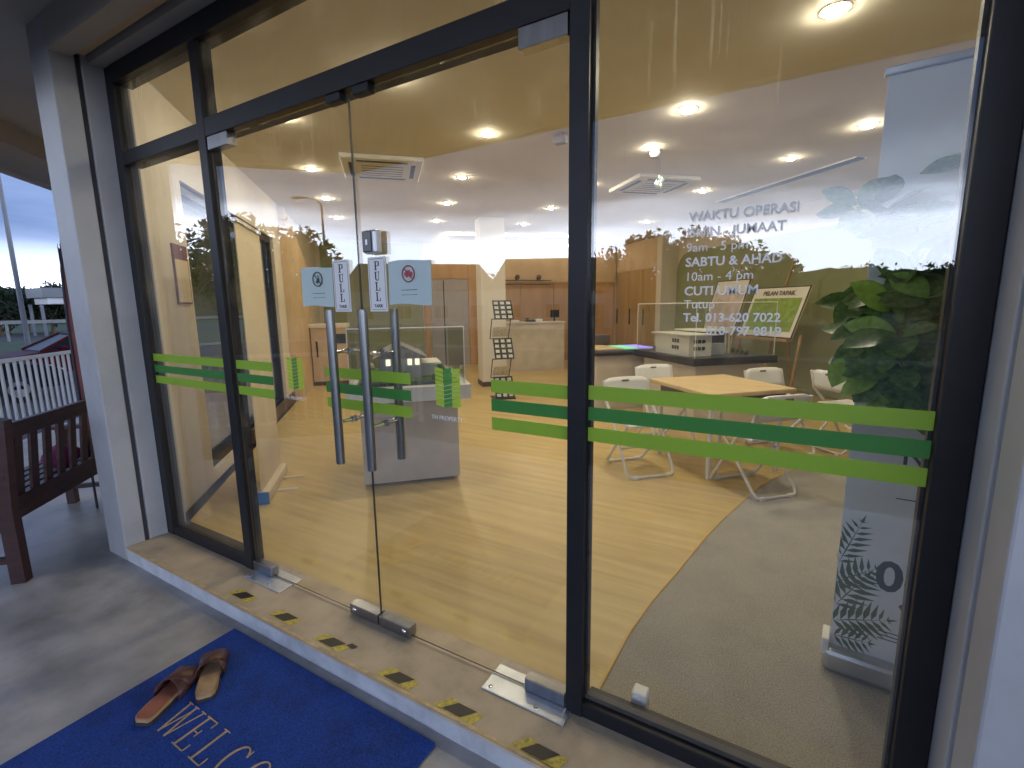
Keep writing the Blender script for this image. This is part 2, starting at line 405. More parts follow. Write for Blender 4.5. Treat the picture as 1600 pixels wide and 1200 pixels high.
# ================================================================== SETTING
# interior floor, carpet, ceiling (room polygon: shopfront y = 0, walls at 45 degrees)
SL, SR, TB = -2.47, 5.5, 11.0
def wp(s, t): v = W(s, t); return (v.x, v.y)
room = [(-3.49, 0.12), (7.8, 0.12), wp(SR, TB), wp(SL, TB)]
struct(MB().prism(room, -0.3, 0.0).build('shop_floor', 'floor_wood'))
curve = [(-0.53, 0.12), (-0.525, 0.30), (-0.52, 0.52), (-0.49, 0.8), (-0.44, 1.09), (-0.36, 1.62), (-0.29, 1.98), (-0.21, 2.32), (-0.11, 2.73), (0.0, 3.02), (0.12, 3.28), (0.33, 3.58), (0.58, 3.82), (1.0, 4.1), (1.6, 4.3), (2.4, 4.4), (5.0, 4.5), (7.0, 2.0), (7.7, 0.12)]
carpet = struct(MB().prism(curve[::-1], 0.0, 0.006).build('carpet', 'carpet'))
MB().tube([(p[0]-0.004, p[1], 0.004) for p in curve[:16]], 0.009, 6).build('carpet_trim', 'floor_trim', carpet)
struct(MB().prism([(-3.49, 0.0), (7.8, 0.0), wp(SR, TB), wp(SL, TB)], 3.0, 3.2).build('ceiling', 'ceiling_white'))

# interior walls (thick, modelled in s,t)
def wall(name, parts, m, label):
    mb = MB(ROT45)
    for lo, hi in parts: mb.box(lo, hi)
    return tag(mb.build(name, m), label, 'wall')
wall('side_wall', [((SL-0.22, 2.50, 0), (SL, 3.42, 3.0)), ((SL-0.22, 3.42, 2.45), (SL, 6.6, 3.0)), ((SL-0.22, 3.42, 0), (SL, 6.6, 0.10)), ((SL-0.22, 6.6, 0), (SL, TB, 3.0))], 'wall_cream',
     'cream side wall with a tall dark framed window, left of the doors')
wall('back_wall', [((SL, TB, 0), (SR+0.2, TB+0.2, 3.0))], 'wall_cream', 'cream upper wall behind the reception desk')
wall('right_wall', [((SR, -5.4, 0), (SR+0.2, TB, 3.0))], 'wall_cream', 'cream wall carrying the arched green panel')
wall('front_wall', [((5.45, -5.45, 0), (5.5, -5.4, 0.1))], 'wall_cream', 'short cream wall return in the far corner') if False else None
# fin of warm panelling with a raked top at the end of the side wall
fin = MB(ROT45)
prof = [(7.1, 0.0), (9.1, 0.0), (9.1, 2.2), (7.1, 2.98)]
fin.add([(SL+0.002, t, z) for t, z in prof]+[(SL+0.09, t, z) for t, z in prof], [(0, 1, 2, 3), (7, 6, 5, 4), (0, 4, 5, 1), (1, 5, 6, 2), (2, 6, 7, 3), (3, 7, 4, 0)])
tag(fin.build('wall_panel', 'wall_warm'), 'warm beige panel with a slanting top edge on the side wall', 'panel')
# side window
sw = thing('side_window', 'tall dark framed window in the cream side wall', 'window', W(SL-0.1, 5.0, 0.1))
f = MB(ROT45)
for t in (3.42, 4.45, 5.5, 6.52): f.box((SL-0.14, t, 0.10), (SL-0.04, t+0.08, 2.45))
f.build('frame', 'black_frame', sw)
f = MB(ROT45); f.box((SL-0.14, 3.5, 0.10), (SL-0.035, 6.52, 0.18)); f.box((SL-0.14, 3.5, 2.37), (SL-0.035, 6.52, 2.45)); f.build('rail', 'black_frame', sw)
for a, b in ((3.5, 4.45), (4.53, 5.5), (5.58, 6.52)):
    MB(ROT45).box((SL-0.094, a, 0.18), (SL-0.086, b, 2.37)).build('pane', 'glass', sw)
tag(MB(ROT45).box((SL, 4.6, 0.0), (SL+0.03, 7.08, 0.16)).build('skirting_board', 'skirting_dark'), 'dark skirting along the side wall window', 'skirting')
# green panels
gp = MB(ROT45)
arc = [(8.72, 0.02), (8.72, 2.15)] + [(8.72-0.42+0.42*math.cos(rad(a)), 2.15+0.42*math.sin(rad(a))) for a in range(10, 91, 10)] + [(2.2, 2.57), (2.2, 0.02)]
n = len(arc)
gp.add([(SR-0.03, t, z) for t, z in arc]+[(SR-0.002, t, z) for t, z in arc], [tuple(range(n-1, -1, -1)), tuple(range(n, 2*n))]+[(i, (i+1) % n, n+(i+1) % n, n+i) for i in range(n)])
tag(gp.build('arch_panel', 'wall_green'), 'olive green panel with a rounded top corner behind the easels', 'panel')
tag(MB(ROT45).box((SL+0.1, TB-0.03, 0.0), (-0.08, TB-0.002, 2.98)).build('green_panel', 'wall_green'), 'dark olive green wall panel beside the grey door', 'panel')
# wood cladding of the back wall with door
cl = thing('wood_cladding', 'warm wood cladding boards on the wall behind reception', 'cladding', W(2.5, TB, 0))
bs = [-0.08, 0.08]
for i, (a, b, z0, z1) in enumerate([(-0.06, 0.09, 0, 2.98), (0.09, 1.05, 2.14, 2.98), (1.05, 1.5, 0, 2.98), (1.505, 2.4, 0, 2.05), (2.405, 3.3, 0, 2.05), (3.305, 4.2, 0, 2.05), (4.205, 5.06, 0, 2.05)]):
    MB(ROT45).box((a+0.003, TB-0.05, z0), (b-0.003, TB-0.002, z1), bev=0.004).build('board', 'panel_wood', cl)
up_ = MB(ROT45).box((1.505, TB-0.07, 2.055), (5.06, TB-0.002, 2.98)).build('upper_panel', 'wall_warm', cl)
dr = thing('grey_door', 'plain grey door set in the wood cladding', 'door', W(0.57, TB, 0))
MB(ROT45).box((0.10, TB-0.045, 0.0), (1.04, TB-0.01, 2.13)).build('leaf', 'door_grey', dr)
MB(ROT45).box((0.42, TB-0.05, 0.02), (0.445, TB-0.044, 2.1)).build('edge_strip', 'device_black', dr)
MB(ROT45).box((0.93, TB-0.10, 1.0), (0.98, TB-0.045, 1.03)).build('handle', 'steel', dr)
cb = thing('wood_cabinet', 'tall wood cupboard with slim dark handles in the back corner', 'cabinet', W(5.3, 10, 0))
for a, b in ((8.95, 9.62), (9.63, 10.3), (10.31, 10.98)):
    d_ = MB(ROT45).box((5.12, a, 0.1), (SR-0.005, b-0.004, 2.3), bev=0.004).build('door', 'cabinet_wood', cb)
    MB(ROT45).box((5.095, b-0.10, 0.95), (5.12, b-0.075, 1.35)).build('handle', 'device_black', cb)
MB(ROT45).box((5.18, 8.95, 0), (SR-0.01, 10.98, 0.1)).build('plinth', 'skirting_dark', cb)
MB(ROT45).box((5.10, 8.95, 2.3), (SR-0.01, 10.98, 2.98)).build('bulkhead', 'wall_warm', cb)
tag(MB(ROT45).box((5.08, 8.74, 0.0), (SR-0.004, 8.94, 2.98)).build('white_pier', 'wall_cream'), 'white pier between the cupboard and the green panel', 'pier')
# round column in the middle of the shop
co = thing('square_column', 'white square column behind the brochure stand', 'column', W(0.9, 7.6, 0))
MB(ROT45).box((0.68, 7.45, 0.0), (1.13, 7.9, 3.0), bev=0.012).build('shaft', 'wall_cream', co)
MB(ROT45).box((0.67, 7.44, 0.001), (1.14, 7.91, 0.09)).build('base_skirting', 'skirting_dark', co)

# porch floor, soffit, outside ground
porch = [(-4.35, -2.75), (9.0, -2.75), (9.0, 0.0), (-3.49, 0.0), (-3.73, 0.0), wp(SL-0.25, 9.0), wp(-5.6, 9.0)]
struct(MB().prism(porch, -0.7, GZ).build('porch_floor', 'concrete'))
soff = [(-4.3, -2.58), (9.0, -2.58), (9.0, 0.05), (-3.49, 0.05), wp(SL-0.2, 2.6), wp(SL-0.2, 10.0), wp(-4.93, 10.0)]
roof = thing('porch_roof', 'flat porch roof with a grey painted soffit above the entrance', 'roof', (0, -1.3, 3.0))
MB().prism(soff, 3.0, 3.25).build('soffit', 'soffit_paint', roof)
fa = MB()
fa.box((-4.3, -2.62, 2.97), (9.0, -2.585, 3.4)); fa.build('fascia', 'white_paint', roof)
v0, v1 = W(-4.96, 1.15), W(-4.96, 10.0)
MB(ROT45).box((-4.98, 1.2, 2.97), (-4.935, 10.0, 3.4)).build('fascia', 'white_paint', roof)
MB(ROT45).box((-4.1, 1.6, 2.82), (-3.9, 10.0, 2.999)).build('beam', 'soffit_paint', roof)
G = MB().box((-400, -400, LOT-0.4), (400, 400, LOT)); struct(G.build('ground', 'grass'))
lot = MB().box((-30, -18, LOT), (40, 60, LOT+0.004)); struct(lot.build('car_park', 'asphalt'))
rd = MB().box((-120, -34, LOT), (120, -26, LOT+0.004)); struct(rd.build('road', 'asphalt'))
rd = MB().box((-62, -25, LOT), (-50, 90, LOT+0.008)); struct(rd.build('road', 'asphalt'))
kb = MB().box((-30.3, -18, LOT), (-30.0, 60, LOT+0.13)); struct(kb.build('kerb', 'kerb'))
kb = MB().box((-30, -18.3, LOT), (40, -18.0, LOT+0.13)); struct(kb.build('kerb', 'kerb'))

# ================================================================== FACADE: columns, lintel, shutter guides
def column(name, x0, x1, label):
    c = thing(name, label, 'column', ((x0+x1)/2, -0.12, GZ))
    inner = x1 if x0 < -1 else x0
    MB().box((x0, -0.235, GZ), (x1, -0.125, 3.0), bev=0.006).build('shaft', 'column_paint', c)
    a, b = (x0, x1) if x0 < -1 else (x0, x1)
    MB().box((x0+0.02, -0.125, GZ), (x1-0.02, -0.098, 2.85)).build('shutter_groove', 'groove', c)
    MB().box((x0, -0.098, GZ), (x1, 0.12, 3.0), bev=0.004).build('jamb', 'column_paint', c)
    return c
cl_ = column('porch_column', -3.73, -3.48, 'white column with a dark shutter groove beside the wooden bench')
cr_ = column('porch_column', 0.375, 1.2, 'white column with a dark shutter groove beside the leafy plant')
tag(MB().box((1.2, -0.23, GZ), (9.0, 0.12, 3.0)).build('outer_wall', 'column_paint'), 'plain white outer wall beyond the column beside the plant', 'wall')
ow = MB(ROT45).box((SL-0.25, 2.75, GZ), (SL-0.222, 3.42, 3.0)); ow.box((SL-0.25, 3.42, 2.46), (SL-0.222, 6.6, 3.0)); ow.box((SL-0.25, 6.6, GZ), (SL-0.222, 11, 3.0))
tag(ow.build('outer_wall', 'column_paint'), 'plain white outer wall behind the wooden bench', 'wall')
li = thing('door_lintel', 'painted lintel with a roller shutter slot over the glass front', 'lintel', (-1.5, -0.1, 2.82))
MB().box((-3.48, -0.235, 2.82), (0.375, -0.14, 3.0)).build('beam', 'soffit_paint', li)
MB().box((-3.48, -0.14, 2.875), (0.375, -0.07, 3.0)).build('shutter_slot', 'groove', li)
MB().box((-3.48, -0.07, 2.815), (0.375, 0.12, 3.0)).build('beam', 'soffit_paint', li)
MB().box((-3.47, -0.125, 2.845), (0.37, -0.085, 2.875)).build('warm_lit_shutter_bar', 'wall_warm', li)  # warm colour stands in for warm light on the underside of the slot

# step with tile top, tape marks and floor plates
st = thing('entrance_step', 'low tiled step with a grey riser and worn hazard tape marks', 'step', (-1.5, -0.1, GZ))
MB().box((-3.477, -0.23, GZ), (0.372, 0.12, -0.012)).build('riser', 'step_edge', st)
xs = [-3.476, 0.371]
for a, b in zip(xs[:-1], xs[1:]):
    MB().box((a+0.0005, -0.235, -0.012), (b-0.0005, 0.12, 0.0), bev=0.001).build('tile', 'step_tile', st)
taps = [(-2.335, -0.165), (-1.985, -0.167), (-1.645, -0.175), (-1.245, -0.182), (-0.945, -0.187), (-0.615, -0.19)]
for i, (tx, ty) in enumerate(taps):
    y0, y1 = ty-0.031, ty+0.031
    t_ = MB().add([(tx-0.10, y0+0.004, 0.0012), (tx+0.075, y0, 0.0012), (tx+0.095, y1-0.012, 0.0012), (tx-0.06, y1, 0.0012)], [(0, 1, 2, 3)])
    k_ = t_.build('tape_patch', 'tape_yellow', st)
    MB().add([(tx-0.062, ty-0.024, 0.0022), (tx+0.022, ty-0.025, 0.0022), (tx+0.064, ty+0.023, 0.0022), (tx-0.018, ty+0.024, 0.0022)], [(0, 1, 2, 3)]).build('tape_stripe', 'tape_black', st)
MB().add([(-1.575, -0.158, 0.0022), (-1.535, -0.162, 0.0022), (-1.52, -0.14, 0.0022), (-1.56, -0.137, 0.0022)], [(0, 1, 2, 3)]).build('tape_stripe', 'tape_black', st)
MB().add([(-3.4, -0.232, 0.0012), (0.3, -0.232, 0.0012), (0.3, -0.217, 0.0012), (-3.4, -0.217, 0.0012)], [(0, 1, 2, 3)]).build('worn_tape_line', 'tape_worn', st)
for (a, b) in ((-0.93, -0.585), (-2.5, -2.19)):
    MB().box((a, -0.065, 0.0005), (b, 0.075, 0.006), bev=0.002).build('floor_plate', 'plate_steel', st)
    for sx_ in (a+0.03, b-0.12):
        MB().lathe([(0.0001, 0.0085), (0.008, 0.0085), (0.009, 0.006)], (sx_, -0.045, 0), 8).build('screw', 'chrome', st)

# ================================================================== SHOPFRONT FRAME + FIXED PANES
sf = thing('shopfront_frame', 'black aluminium shopfront frame with fixed glass panes round the doors', 'shopfront', (-1.5, 0.05, 0))
def fr(lo, hi): return MB().box(lo, hi, bev=0.003).build('mullion', 'black_frame', sf)
fr((-3.478, 0.0, 0.0), (-3.40, 0.075, 2.815))
fr((-2.59, 0.0, 0.0), (-2.525, 0.075, 2.72))
fr((-0.606, 0.0, 0.0), (-0.545, 0.075, 2.72))
fr((0.305, 0.0, 0.0), (0.373, 0.075, 2.72))
MB().box((-3.40, -0.004, 2.72), (0.373, 0.10, 2.814), bev=0.003).build('top_rail', 'black_frame', sf)
MB().box((-3.40, 0.004, 2.285), (-2.59, 0.096, 2.36), bev=0.003).build('transom', 'black_frame', sf)
MB().box((-2.525, 0.002, 2.285), (-0.606, 0.098, 2.37), bev=0.003).build('transom', 'black_frame', sf)
MB().box((-3.40, 0.004, 0.0), (-2.59, 0.098, 0.06), bev=0.003).build('bottom_rail', 'black_frame', sf)
MB().box((-0.545, 0.004, 0.0), (0.305, 0.098, 0.055), bev=0.003).build('bottom_rail', 'black_frame', sf)
MB().box((-0.545, 0.034, 0.055), (0.305, 0.06, 0.072)).build('glazing_bead', 'groove', sf)
MB().box((-0.545, 0.034, 0.072), (-0.537, 0.06, 2.72)).build('glazing_bead', 'black_frame', sf)
MB().box((0.297, 0.034, 0.072), (0.305, 0.06, 2.72)).build('glazing_bead', 'black_frame', sf)
GY = 0.02
def pane(lo, hi, parent, name='pane'): return MB().box((lo[0], GY, lo[1]), (hi[0], GY+0.01, hi[1])).build(name, 'glass', parent)
pane((-3.40, 0.06), (-2.59, 2.285), sf); pane((-3.40, 2.36), (-2.59, 2.72), sf)
pane((-2.525, 2.37), (-0.606, 2.72), sf); pane((-0.545, 0.055), (0.305, 2.72), sf)
SY = GY-0.0012
def stripes(x0, x1, parent, dz=0.0):
    for z0, z1, m in ((1.147, 1.193, 'vinyl_lime'), (1.079, 1.123, 'vinyl_green'), (1.010, 1.056, 'vinyl_lime')):
        MB().box((x0, SY, z0+dz), (x1, GY-0.0001, z1+dz)).build('stripe', m, parent)
stripes(-3.395, -2.595, sf); stripes(-0.541, 0.303, sf, 0.006)
# opening hours, white vinyl
def hours(body, x, z, size, bold=0.0):
    return text_part(body, size, at(x, SY, z) @ FRONT @ Matrix.Diagonal((1, 1, 1, 1)), 'vinyl_white', sf, 'lettering', 0.0005, bold=bold)
TX = -0.262
hours('WAKTU OPERASI', TX+0.004, 1.672, 0.0335, 0.0007)
hours('ISNIN - JUMAAT', TX, 1.630, 0.0335, 0.0007)
hours('9am - 5 pm', TX, 1.591, 0.0335)
hours('SABTU & AHAD', TX, 1.552, 0.0335, 0.0007)
hours('10am - 4 pm', TX, 1.513, 0.0335)
hours('CUTI UMUM', TX, 1.474, 0.0335, 0.0007)
hours('Tutup', TX, 1.438, 0.0335)
hours('Tel. 013-620 7022', TX, 1.402, 0.0325, 0.0007)
hours('010-797 0819', TX+0.062, 1.366, 0.0325, 0.0007)

# ================================================================== GLASS DOORS
LETTERS = {  # serif capitals, built of bars in a 1 x 1.2 cell: (x0,y0,x1,y1)
 'P': [(0.05, 0, 0.55, 0.09), (0.18, 0.09, 0.42, 1.11), (0.05, 1.11, 0.75, 1.2), (0.42, 0.52, 0.75, 0.62), (0.75, 0.58, 0.97, 1.15)],
 'U': [(0.02, 1.11, 0.48, 1.2), (0.62, 1.11, 1.0, 1.2), (0.13, 0.14, 0.37, 1.11), (0.77, 0.14, 0.87, 1.11), (0.25, 0.0, 0.77, 0.14)],
 'L': [(0.05, 0, 0.98, 0.09), (0.2, 0.09, 0.44, 1.11), (0.05, 1.11, 0.6, 1.2), (0.86, 0.09, 0.98, 0.42)]}
def door(name, x0, x1, hx, label, hinge_left):
    d = thing(name, label, 'door', ((x0+x1)/2, 0.02, 0.0), group='glass doors')
    p = pane((x0, 0.012), (x1, 2.272), d)
    for lo, hi in (((x0+0.0002, 0.012), (x0+0.0017, 2.272)), ((x1-0.0017, 0.012), (x1-0.0002, 2.272))):
        MB().box((lo[0], GY-0.0006, lo[1]), (hi[0], GY+0.005, hi[1])).build('glass_edge', 'glass_edge', d)
    MB().box((x0+0.004, GY-0.0006, 0.0105), (x1-0.004, GY+0.005, 0.0125)).build('glass_edge', 'glass_edge', d)
    # pull handles, outside and inside, joined by stand-offs
    for yy, nm in ((-0.062, 'pull_handle'), (0.112, 'pull_handle')):
        MB().tube([(hx, yy, 0.79), (hx, yy, 1.445)], 0.019, 14).build(nm, 'brushed_tube', d)
    for z in (0.97, 1.27):
        MB().tube([(hx, -0.05, z), (hx, -0.004, z), (hx, 0.015, z)], [0.008, 0.008, 0.016], 8).build('standoff', 'chrome', d)
        MB().tube([(hx, 0.034, z), (hx, 0.05, z), (hx, 0.10, z)], [0.016, 0.008, 0.008], 8).build('standoff', 'chrome', d)
    # patch fittings
    hA, hB = (x0, x0+0.165) if hinge_left else (x1-0.165, x1)
    for z0, z1 in ((2.222, 2.283), (0.008, 0.06)):
        MB().box((hA, GY-0.018, z0), (hB, GY+0.028, z1), bev=0.003).build('hinge_patch', 'steel', d)
    kA, kB = (x1-0.185, x1-0.002) if hinge_left else (x0+0.002, x0+0.185)
    MB().box((kA, GY-0.02, 0.006), (kB, GY+0.03, 0.058), bev=0.003).build('lock_patch', 'steel', d)
    kc = kA+0.03 if hinge_left else kB-0.03
    MB().lathe([(0.0001, 0.005), (0.011, 0.004), (0.013, 0.0)], n=12, xf=at(kc, GY-0.02, 0.034) @ Matrix.Rotation(rad(90), 4, 'X')).build('lock_cylinder', 'chrome', d)
    tA = x1-0.115 if hinge_left else x0+0.035
    MB().box((tA, GY-0.016, 2.252), (tA+0.085, GY+0.026, 2.284), bev=0.004).build('top_lock', 'black_frame', d)
    return d
dl = door('glass_door', -2.515, -1.5445, -1.64, 'frameless glass door with the crossed-out figure notice and PULL sign', True)
drr = door('glass_door', -1.541, -0.612, -1.45, 'frameless glass door with the black doorbell and red crossed-out notice', False)
for d, a, b in ((dl, -2.50, -2.195), (dl, -1.80, -1.55), (drr, -1.538, -1.292), (drr, -0.91, -0.614)): stripes(a, b, d)
def pull(d, x0):
    c = MB().box((x0, SY-0.0008, 1.437), (x0+0.098, GY-0.0002, 1.652), bev=0.0004).build('pull_sign', 'paper_white', d)
    bd = MB()
    for lo, hi in (((x0+0.010, 1.444), (x0+0.088, 1.4455)), ((x0+0.010, 1.6435), (x0+0.088, 1.645)), ((x0+0.006, 1.449), (x0+0.0075, 1.64)), ((x0+0.0905, 1.449), (x0+0.092, 1.64))):
        bd.box((lo[0], SY-0.0014, lo[1]), (hi[0], SY-0.0009, hi[1]))
    bd.build('sign_border', 'ink_black', d)
    for k, ch in enumerate('PULL'):
        lt = MB(); zz = 1.600-k*0.0405; sc_ = 0.029
        for (a, b, e, g) in LETTERS[ch]:
            lt.box((x0+0.034+a*sc_, SY-0.0014, zz+b*sc_), (x0+0.034+e*sc_, SY-0.0009, zz+g*sc_))
        lt.build('letter', 'ink_black', d)
    text_part('TARIK', 0.0175, at(x0+0.049, SY-0.001, 1.4535) @ FRONT, 'ink_black', d, 'lettering', 0.0003, 'CENTER', 0.0005)
pull(dl, -1.70); pull(drr, -1.49)
def notice(d, x0, x1, kind):
    m = MB(); nx, nz = 8, 6; vs = []; fs = []
    for j in range(nz+1):
        for i in range(nx+1):
            u, v = i/nx, j/nz
            vs.append((x0+(x1-x0)*u, SY-0.001-0.004*abs(math.sin(3.1*u+1.0))*(1-v)*0.8, 1.462+0.166*v+0.004*math.sin(5*u)))
    for j in range(nz):
        for i in range(nx): a = j*(nx+1)+i; fs.append((a, a+1, a+nx+2, a+nx+1))
    m.add(vs, fs, True).build('paper_notice', 'paper_blue', d)
    cx, cz = (x0+x1)/2 + (0.0 if kind else 0.012), 1.578
    yy = SY-0.0075
    ring = MB(); r0 = 0.030
    ring.tube([(cx+r0*math.cos(2*math.pi*k/28), yy, cz+r0*math.sin(2*math.pi*k/28)) for k in range(28)], 0.0024, 5, closed=True)
    ring.tube([(cx-r0*0.7, yy, cz+r0*0.7), (cx+r0*0.7, yy, cz-r0*0.7)], 0.002, 5)
    ring.build('ban_ring', 'ink_red' if kind else 'ink_black', d)
    ic = MB()
    if kind:
        ic.box((cx-0.018, yy-0.001, cz-0.007), (cx+0.018, yy+0.001, cz+0.006)); ic.box((cx-0.012, yy-0.001, cz+0.006), (cx+0.008, yy+0.001, cz+0.013)); ic.box((cx-0.010, yy-0.001, cz-0.013), (cx-0.004, yy+0.001, cz-0.007)); ic.box((cx+0.006, yy-0.001, cz-0.013), (cx+0.012, yy+0.001, cz-0.007))
    else:
        ic.lathe([(0.0001, 0.001), (0.005, 0.001)], n=10, xf=at(cx+0.008, yy-0.001, cz+0.012) @ Matrix.Rotation(rad(90), 4, 'X'))
        ic.add([(cx+0.002, yy-0.001, cz+0.006), (cx-0.012, yy-0.001, cz-0.014), (cx+0.004, yy-0.001, cz-0.019), (cx+0.012, yy-0.001, cz-0.006), (cx+0.014, yy-0.001, cz+0.004)], [(0, 1, 2, 3, 4)])
    ic.build('ban_icon', 'ink_red' if kind else 'ink_black', d)
    text_part('NO ENTRY WITHOUT' if False else '--- ---------- ------', 0.012, at(cx, yy+0.002, 1.515) @ FRONT, 'ink_grey', d, 'fine_print', 0.0003, 'CENTER', 0.0006)
    text_part('----- --- -- --- ------', 0.011, at(cx, yy+0.002, 1.497) @ FRONT, 'ink_grey', d, 'fine_print', 0.0003, 'CENTER', 0.0004)
notice(dl, -1.91, -1.703, 0); notice(drr, -1.378, -1.163, 1)
# striped square logo stickers
def logo(d, x0, x1, z0, z1, cap):
    w = x1-x0
    for k in range(3):
        a = x0+w*k/3.0; b = a+w/3.0-0.0015
        lg = MB(); rows = 9
        for j in range(rows):
            za = z0+(z1-z0)*j/rows; zb = za+(z1-z0)/rows*0.86; sk = 0.010 if k == 1 else (-0.006 if k == 0 else 0.006)
            lg.add([(a, SY-0.0004, za-sk*0.5), (b, SY-0.0004, za+sk*0.5), (b, SY-0.0004, zb+sk*0.5), (a, SY-0.0004, zb-sk*0.5)], [(0, 1, 2, 3)])
        lg.build('logo_bars', 'vinyl_green' if k == 1 else 'vinyl_lime', d)
    text_part(cap, 0.024, at((x0+x1)/2-0.01, SY, z0-0.055) @ FRONT, 'vinyl_white', d, 'lettering', 0.0004, 'CENTER')
logo(dl, -2.075, -1.955, 1.075, 1.225, 'TH PROPERTY'); logo(drr, -1.165, -1.045, 1.075, 1.225, 'TH PROPERTY')
# doorbell
MB().box((-1.48, SY-0.030, 1.662), (-1.405, GY-0.0002, 1.752), bev=0.008).build('doorbell_back', 'device_shell', drr)
MB().box((-1.477, SY-0.036, 1.668), (-1.428, SY-0.029, 1.748), bev=0.003).build('doorbell_front', 'device_black', drr)
MB().box((-1.457, SY-0.0372, 1.695), (-1.447, SY-0.0358, 1.715)).build('doorbell_button', 'device_shell', drr)

# ================================================================== PORCH THINGS
# welcome mat
wm = thing('door_mat', 'blue coil door mat with tan WELCOME lettering by the step', 'door mat', (-1.6, -0.7, GZ))
MB().box((-2.235, -1.20, GZ+0.001), (-0.985, -0.275, GZ+0.013), bev=0.004).build('pile', 'mat_blue', wm)
STROKE = {  # thick / thin strokes in a 1 x 1 cell
 'W': [((0.0, 1), (0.25, 0), .10), ((0.25, 0), (0.48, 1), .05), ((0.42, 1), (0.68, 0), .10), ((0.68, 0), (0.95, 1), .05), ((-0.1, 1), (0.14, 1), .045), ((0.82, 1), (1.05, 1), .045), ((0.32, 1), (0.56, 1), .045)],
 'E': [((0.15, 0), (0.15, 1), .11), ((0.0, 1), (0.72, 1), .05), ((0.0, 0), (0.78, 0), .05), ((0.15, 0.52), (0.5, 0.52), .045), ((0.72, 1), (0.72, 0.82), .05), ((0.78, 0), (0.78, 0.2), .05), ((0.5, 0.42), (0.5, 0.62), .045)],
 'L': [((0.15, 0), (0.15, 1), .11), ((0.0, 1), (0.36, 1), .05), ((0.0, 0), (0.75, 0), .05), ((0.75, 0), (0.75, 0.22), .05)],
 'M': [((0.1, 0), (0.15, 1), .05), ((0.15, 1), (0.5, 0), .10), ((0.5, 0), (0.85, 1), .05), ((0.85, 1), (0.9, 0), .11), ((-0.02, 0), (0.22, 0), .045), ((0.75, 0), (1.05, 0), .045), ((-.02, 1), (.15, 1), .045), ((.85, 1), (1.02, 1), .045)]}
def oval(a0, a1, n=22):
    pts = [(0.45+0.40*math.cos(rad(a0+(a1-a0)*k/n)), 0.5+0.5*math.sin(rad(a0+(a1-a0)*k/n))) for k in range(n+1)]
    return [(pts[k], pts[k+1], 0.045+0.065*abs(math.cos(rad(a0+(a1-a0)*(k+.5)/n)))) for k in range(n)]
STROKE['O'] = oval(0, 360); STROKE['C'] = oval(38, 322)+[((0.77, 0.80), (0.77, 0.98), .05)]
cx = -1.935
for ch in 'WELCOME':
    lt = MB(); w_, h_ = 0.088, 0.125
    if ch in 'WM': w_ = 0.100
    for k_, ((ax, ay), (bx_, by), th) in enumerate(STROKE[ch]):
        zt = GZ+0.0150+0.00003*k_
        p, q = Vector((cx+ax*w_, -0.742+ay*h_)), Vector((cx+bx_*w_, -0.742+by*h_))
        d_ = (q-p).normalized(); nn = Vector((-d_.y, d_.x))*th*0.080*0.5; p -= d_*0.002; q += d_*0.002
        lt.prism([(p-nn)[:], (q-nn)[:], (q+nn)[:], (p+nn)[:]], GZ+0.010, zt)
    lt.build('letter', 'mat_letter', wm)
    cx += 0.124 if ch in 'WM' else 0.113
# sandals
def sandal(name, heel, ang, label, mirror):
    o = thing(name, label, 'sandal', (heel[0], heel[1], GZ+0.0136), ang, 'pair of slip-on sandals', world_parts=False)
    L = 0.265; prof = [(0.0, 0.024), (0.010, 0.034), (0.03, 0.039), (0.07, 0.040), (0.12, 0.038), (0.18, 0.046), (0.22, 0.045), (0.245, 0.036), (0.258, 0.024), (0.265, 0.010)]
    left = [(y, -w) for y, w in prof]; right = [(y, w+(0.004 if 0.15 < y < 0.25 else 0)*mirror) for y, w in prof]
    poly = [(x, y) for y, x in right] + [(x, y) for y, x in left[::-1]]
    def rise(y): return 0.010*max(0, 1-abs(y-0.05)/0.14)
    for nm, m, z0, z1, ins in (('outsole', 'sole_dark', 0.0, 0.006, 0.0), ('midsole', 'cork', 0.006, 0.020, 0.002), ('insole', 'insole_red' if mirror < 0 else 'cork', 0.020, 0.0225, 0.006)):
        n_ = len(poly); vs = []
        for z in (z0, z1):
            for x, y in poly:
                xx = x*(1-ins/0.036); yy = y if ins == 0 else ins+y*(1-2*ins/L)
                vs.append((xx, yy, z+(rise(yy) if z > 0.0 else 0)))
        MB().add(vs, [tuple(range(n_-1, -1, -1)), tuple(range(n_, 2*n_))]+[(i, (i+1) % n_, n_+(i+1) % n_, n_+i) for i in range(n_)]).build(nm, m, o)
    for sgn in (-1, 1):     # two crossing straps
        vs = []; fs = []; n_ = 12
        for k in range(n_+1):
            u = k/n_; a = math.pi*u
            for e in (0, 1):
                yb = 0.145+sgn*(u-0.5)*0.055 + (0.085 if e else 0.0)
                vs.append((-0.052*math.cos(a), yb, 0.008+0.060*math.sin(a)**0.75*(1.0-0.25*e)+(0.0025 if sgn > 0 else 0)))
        for k in range(n_): fs.append((2*k, 2*k+1, 2*k+3, 2*k+2))
        ob = MB().add(vs, fs, True).build('strap', 'leather_maroon', o)
        so = ob.modifiers.new('thick', 'SOLIDIFY'); so.thickness = 0.0035
    return o
def ang_of(dx, dy): return math.atan2(-dx, dy)
sandal('sandal', (-1.985, -0.765), ang_of(-0.12, 0.25), 'brown sandal with a reddish insole, beside the W of the mat', -1)
sandal('sandal', (-1.895, -0.585), ang_of(-0.24, 0.17), 'brown sandal with a tan insole, nearer the step', 1)

# bench (back to the wall, facing the street)
bn = thing('garden_bench', 'dark brown slatted wooden bench on the porch', 'bench', (-3.76, -0.64, GZ), rad(135), world_parts=False)
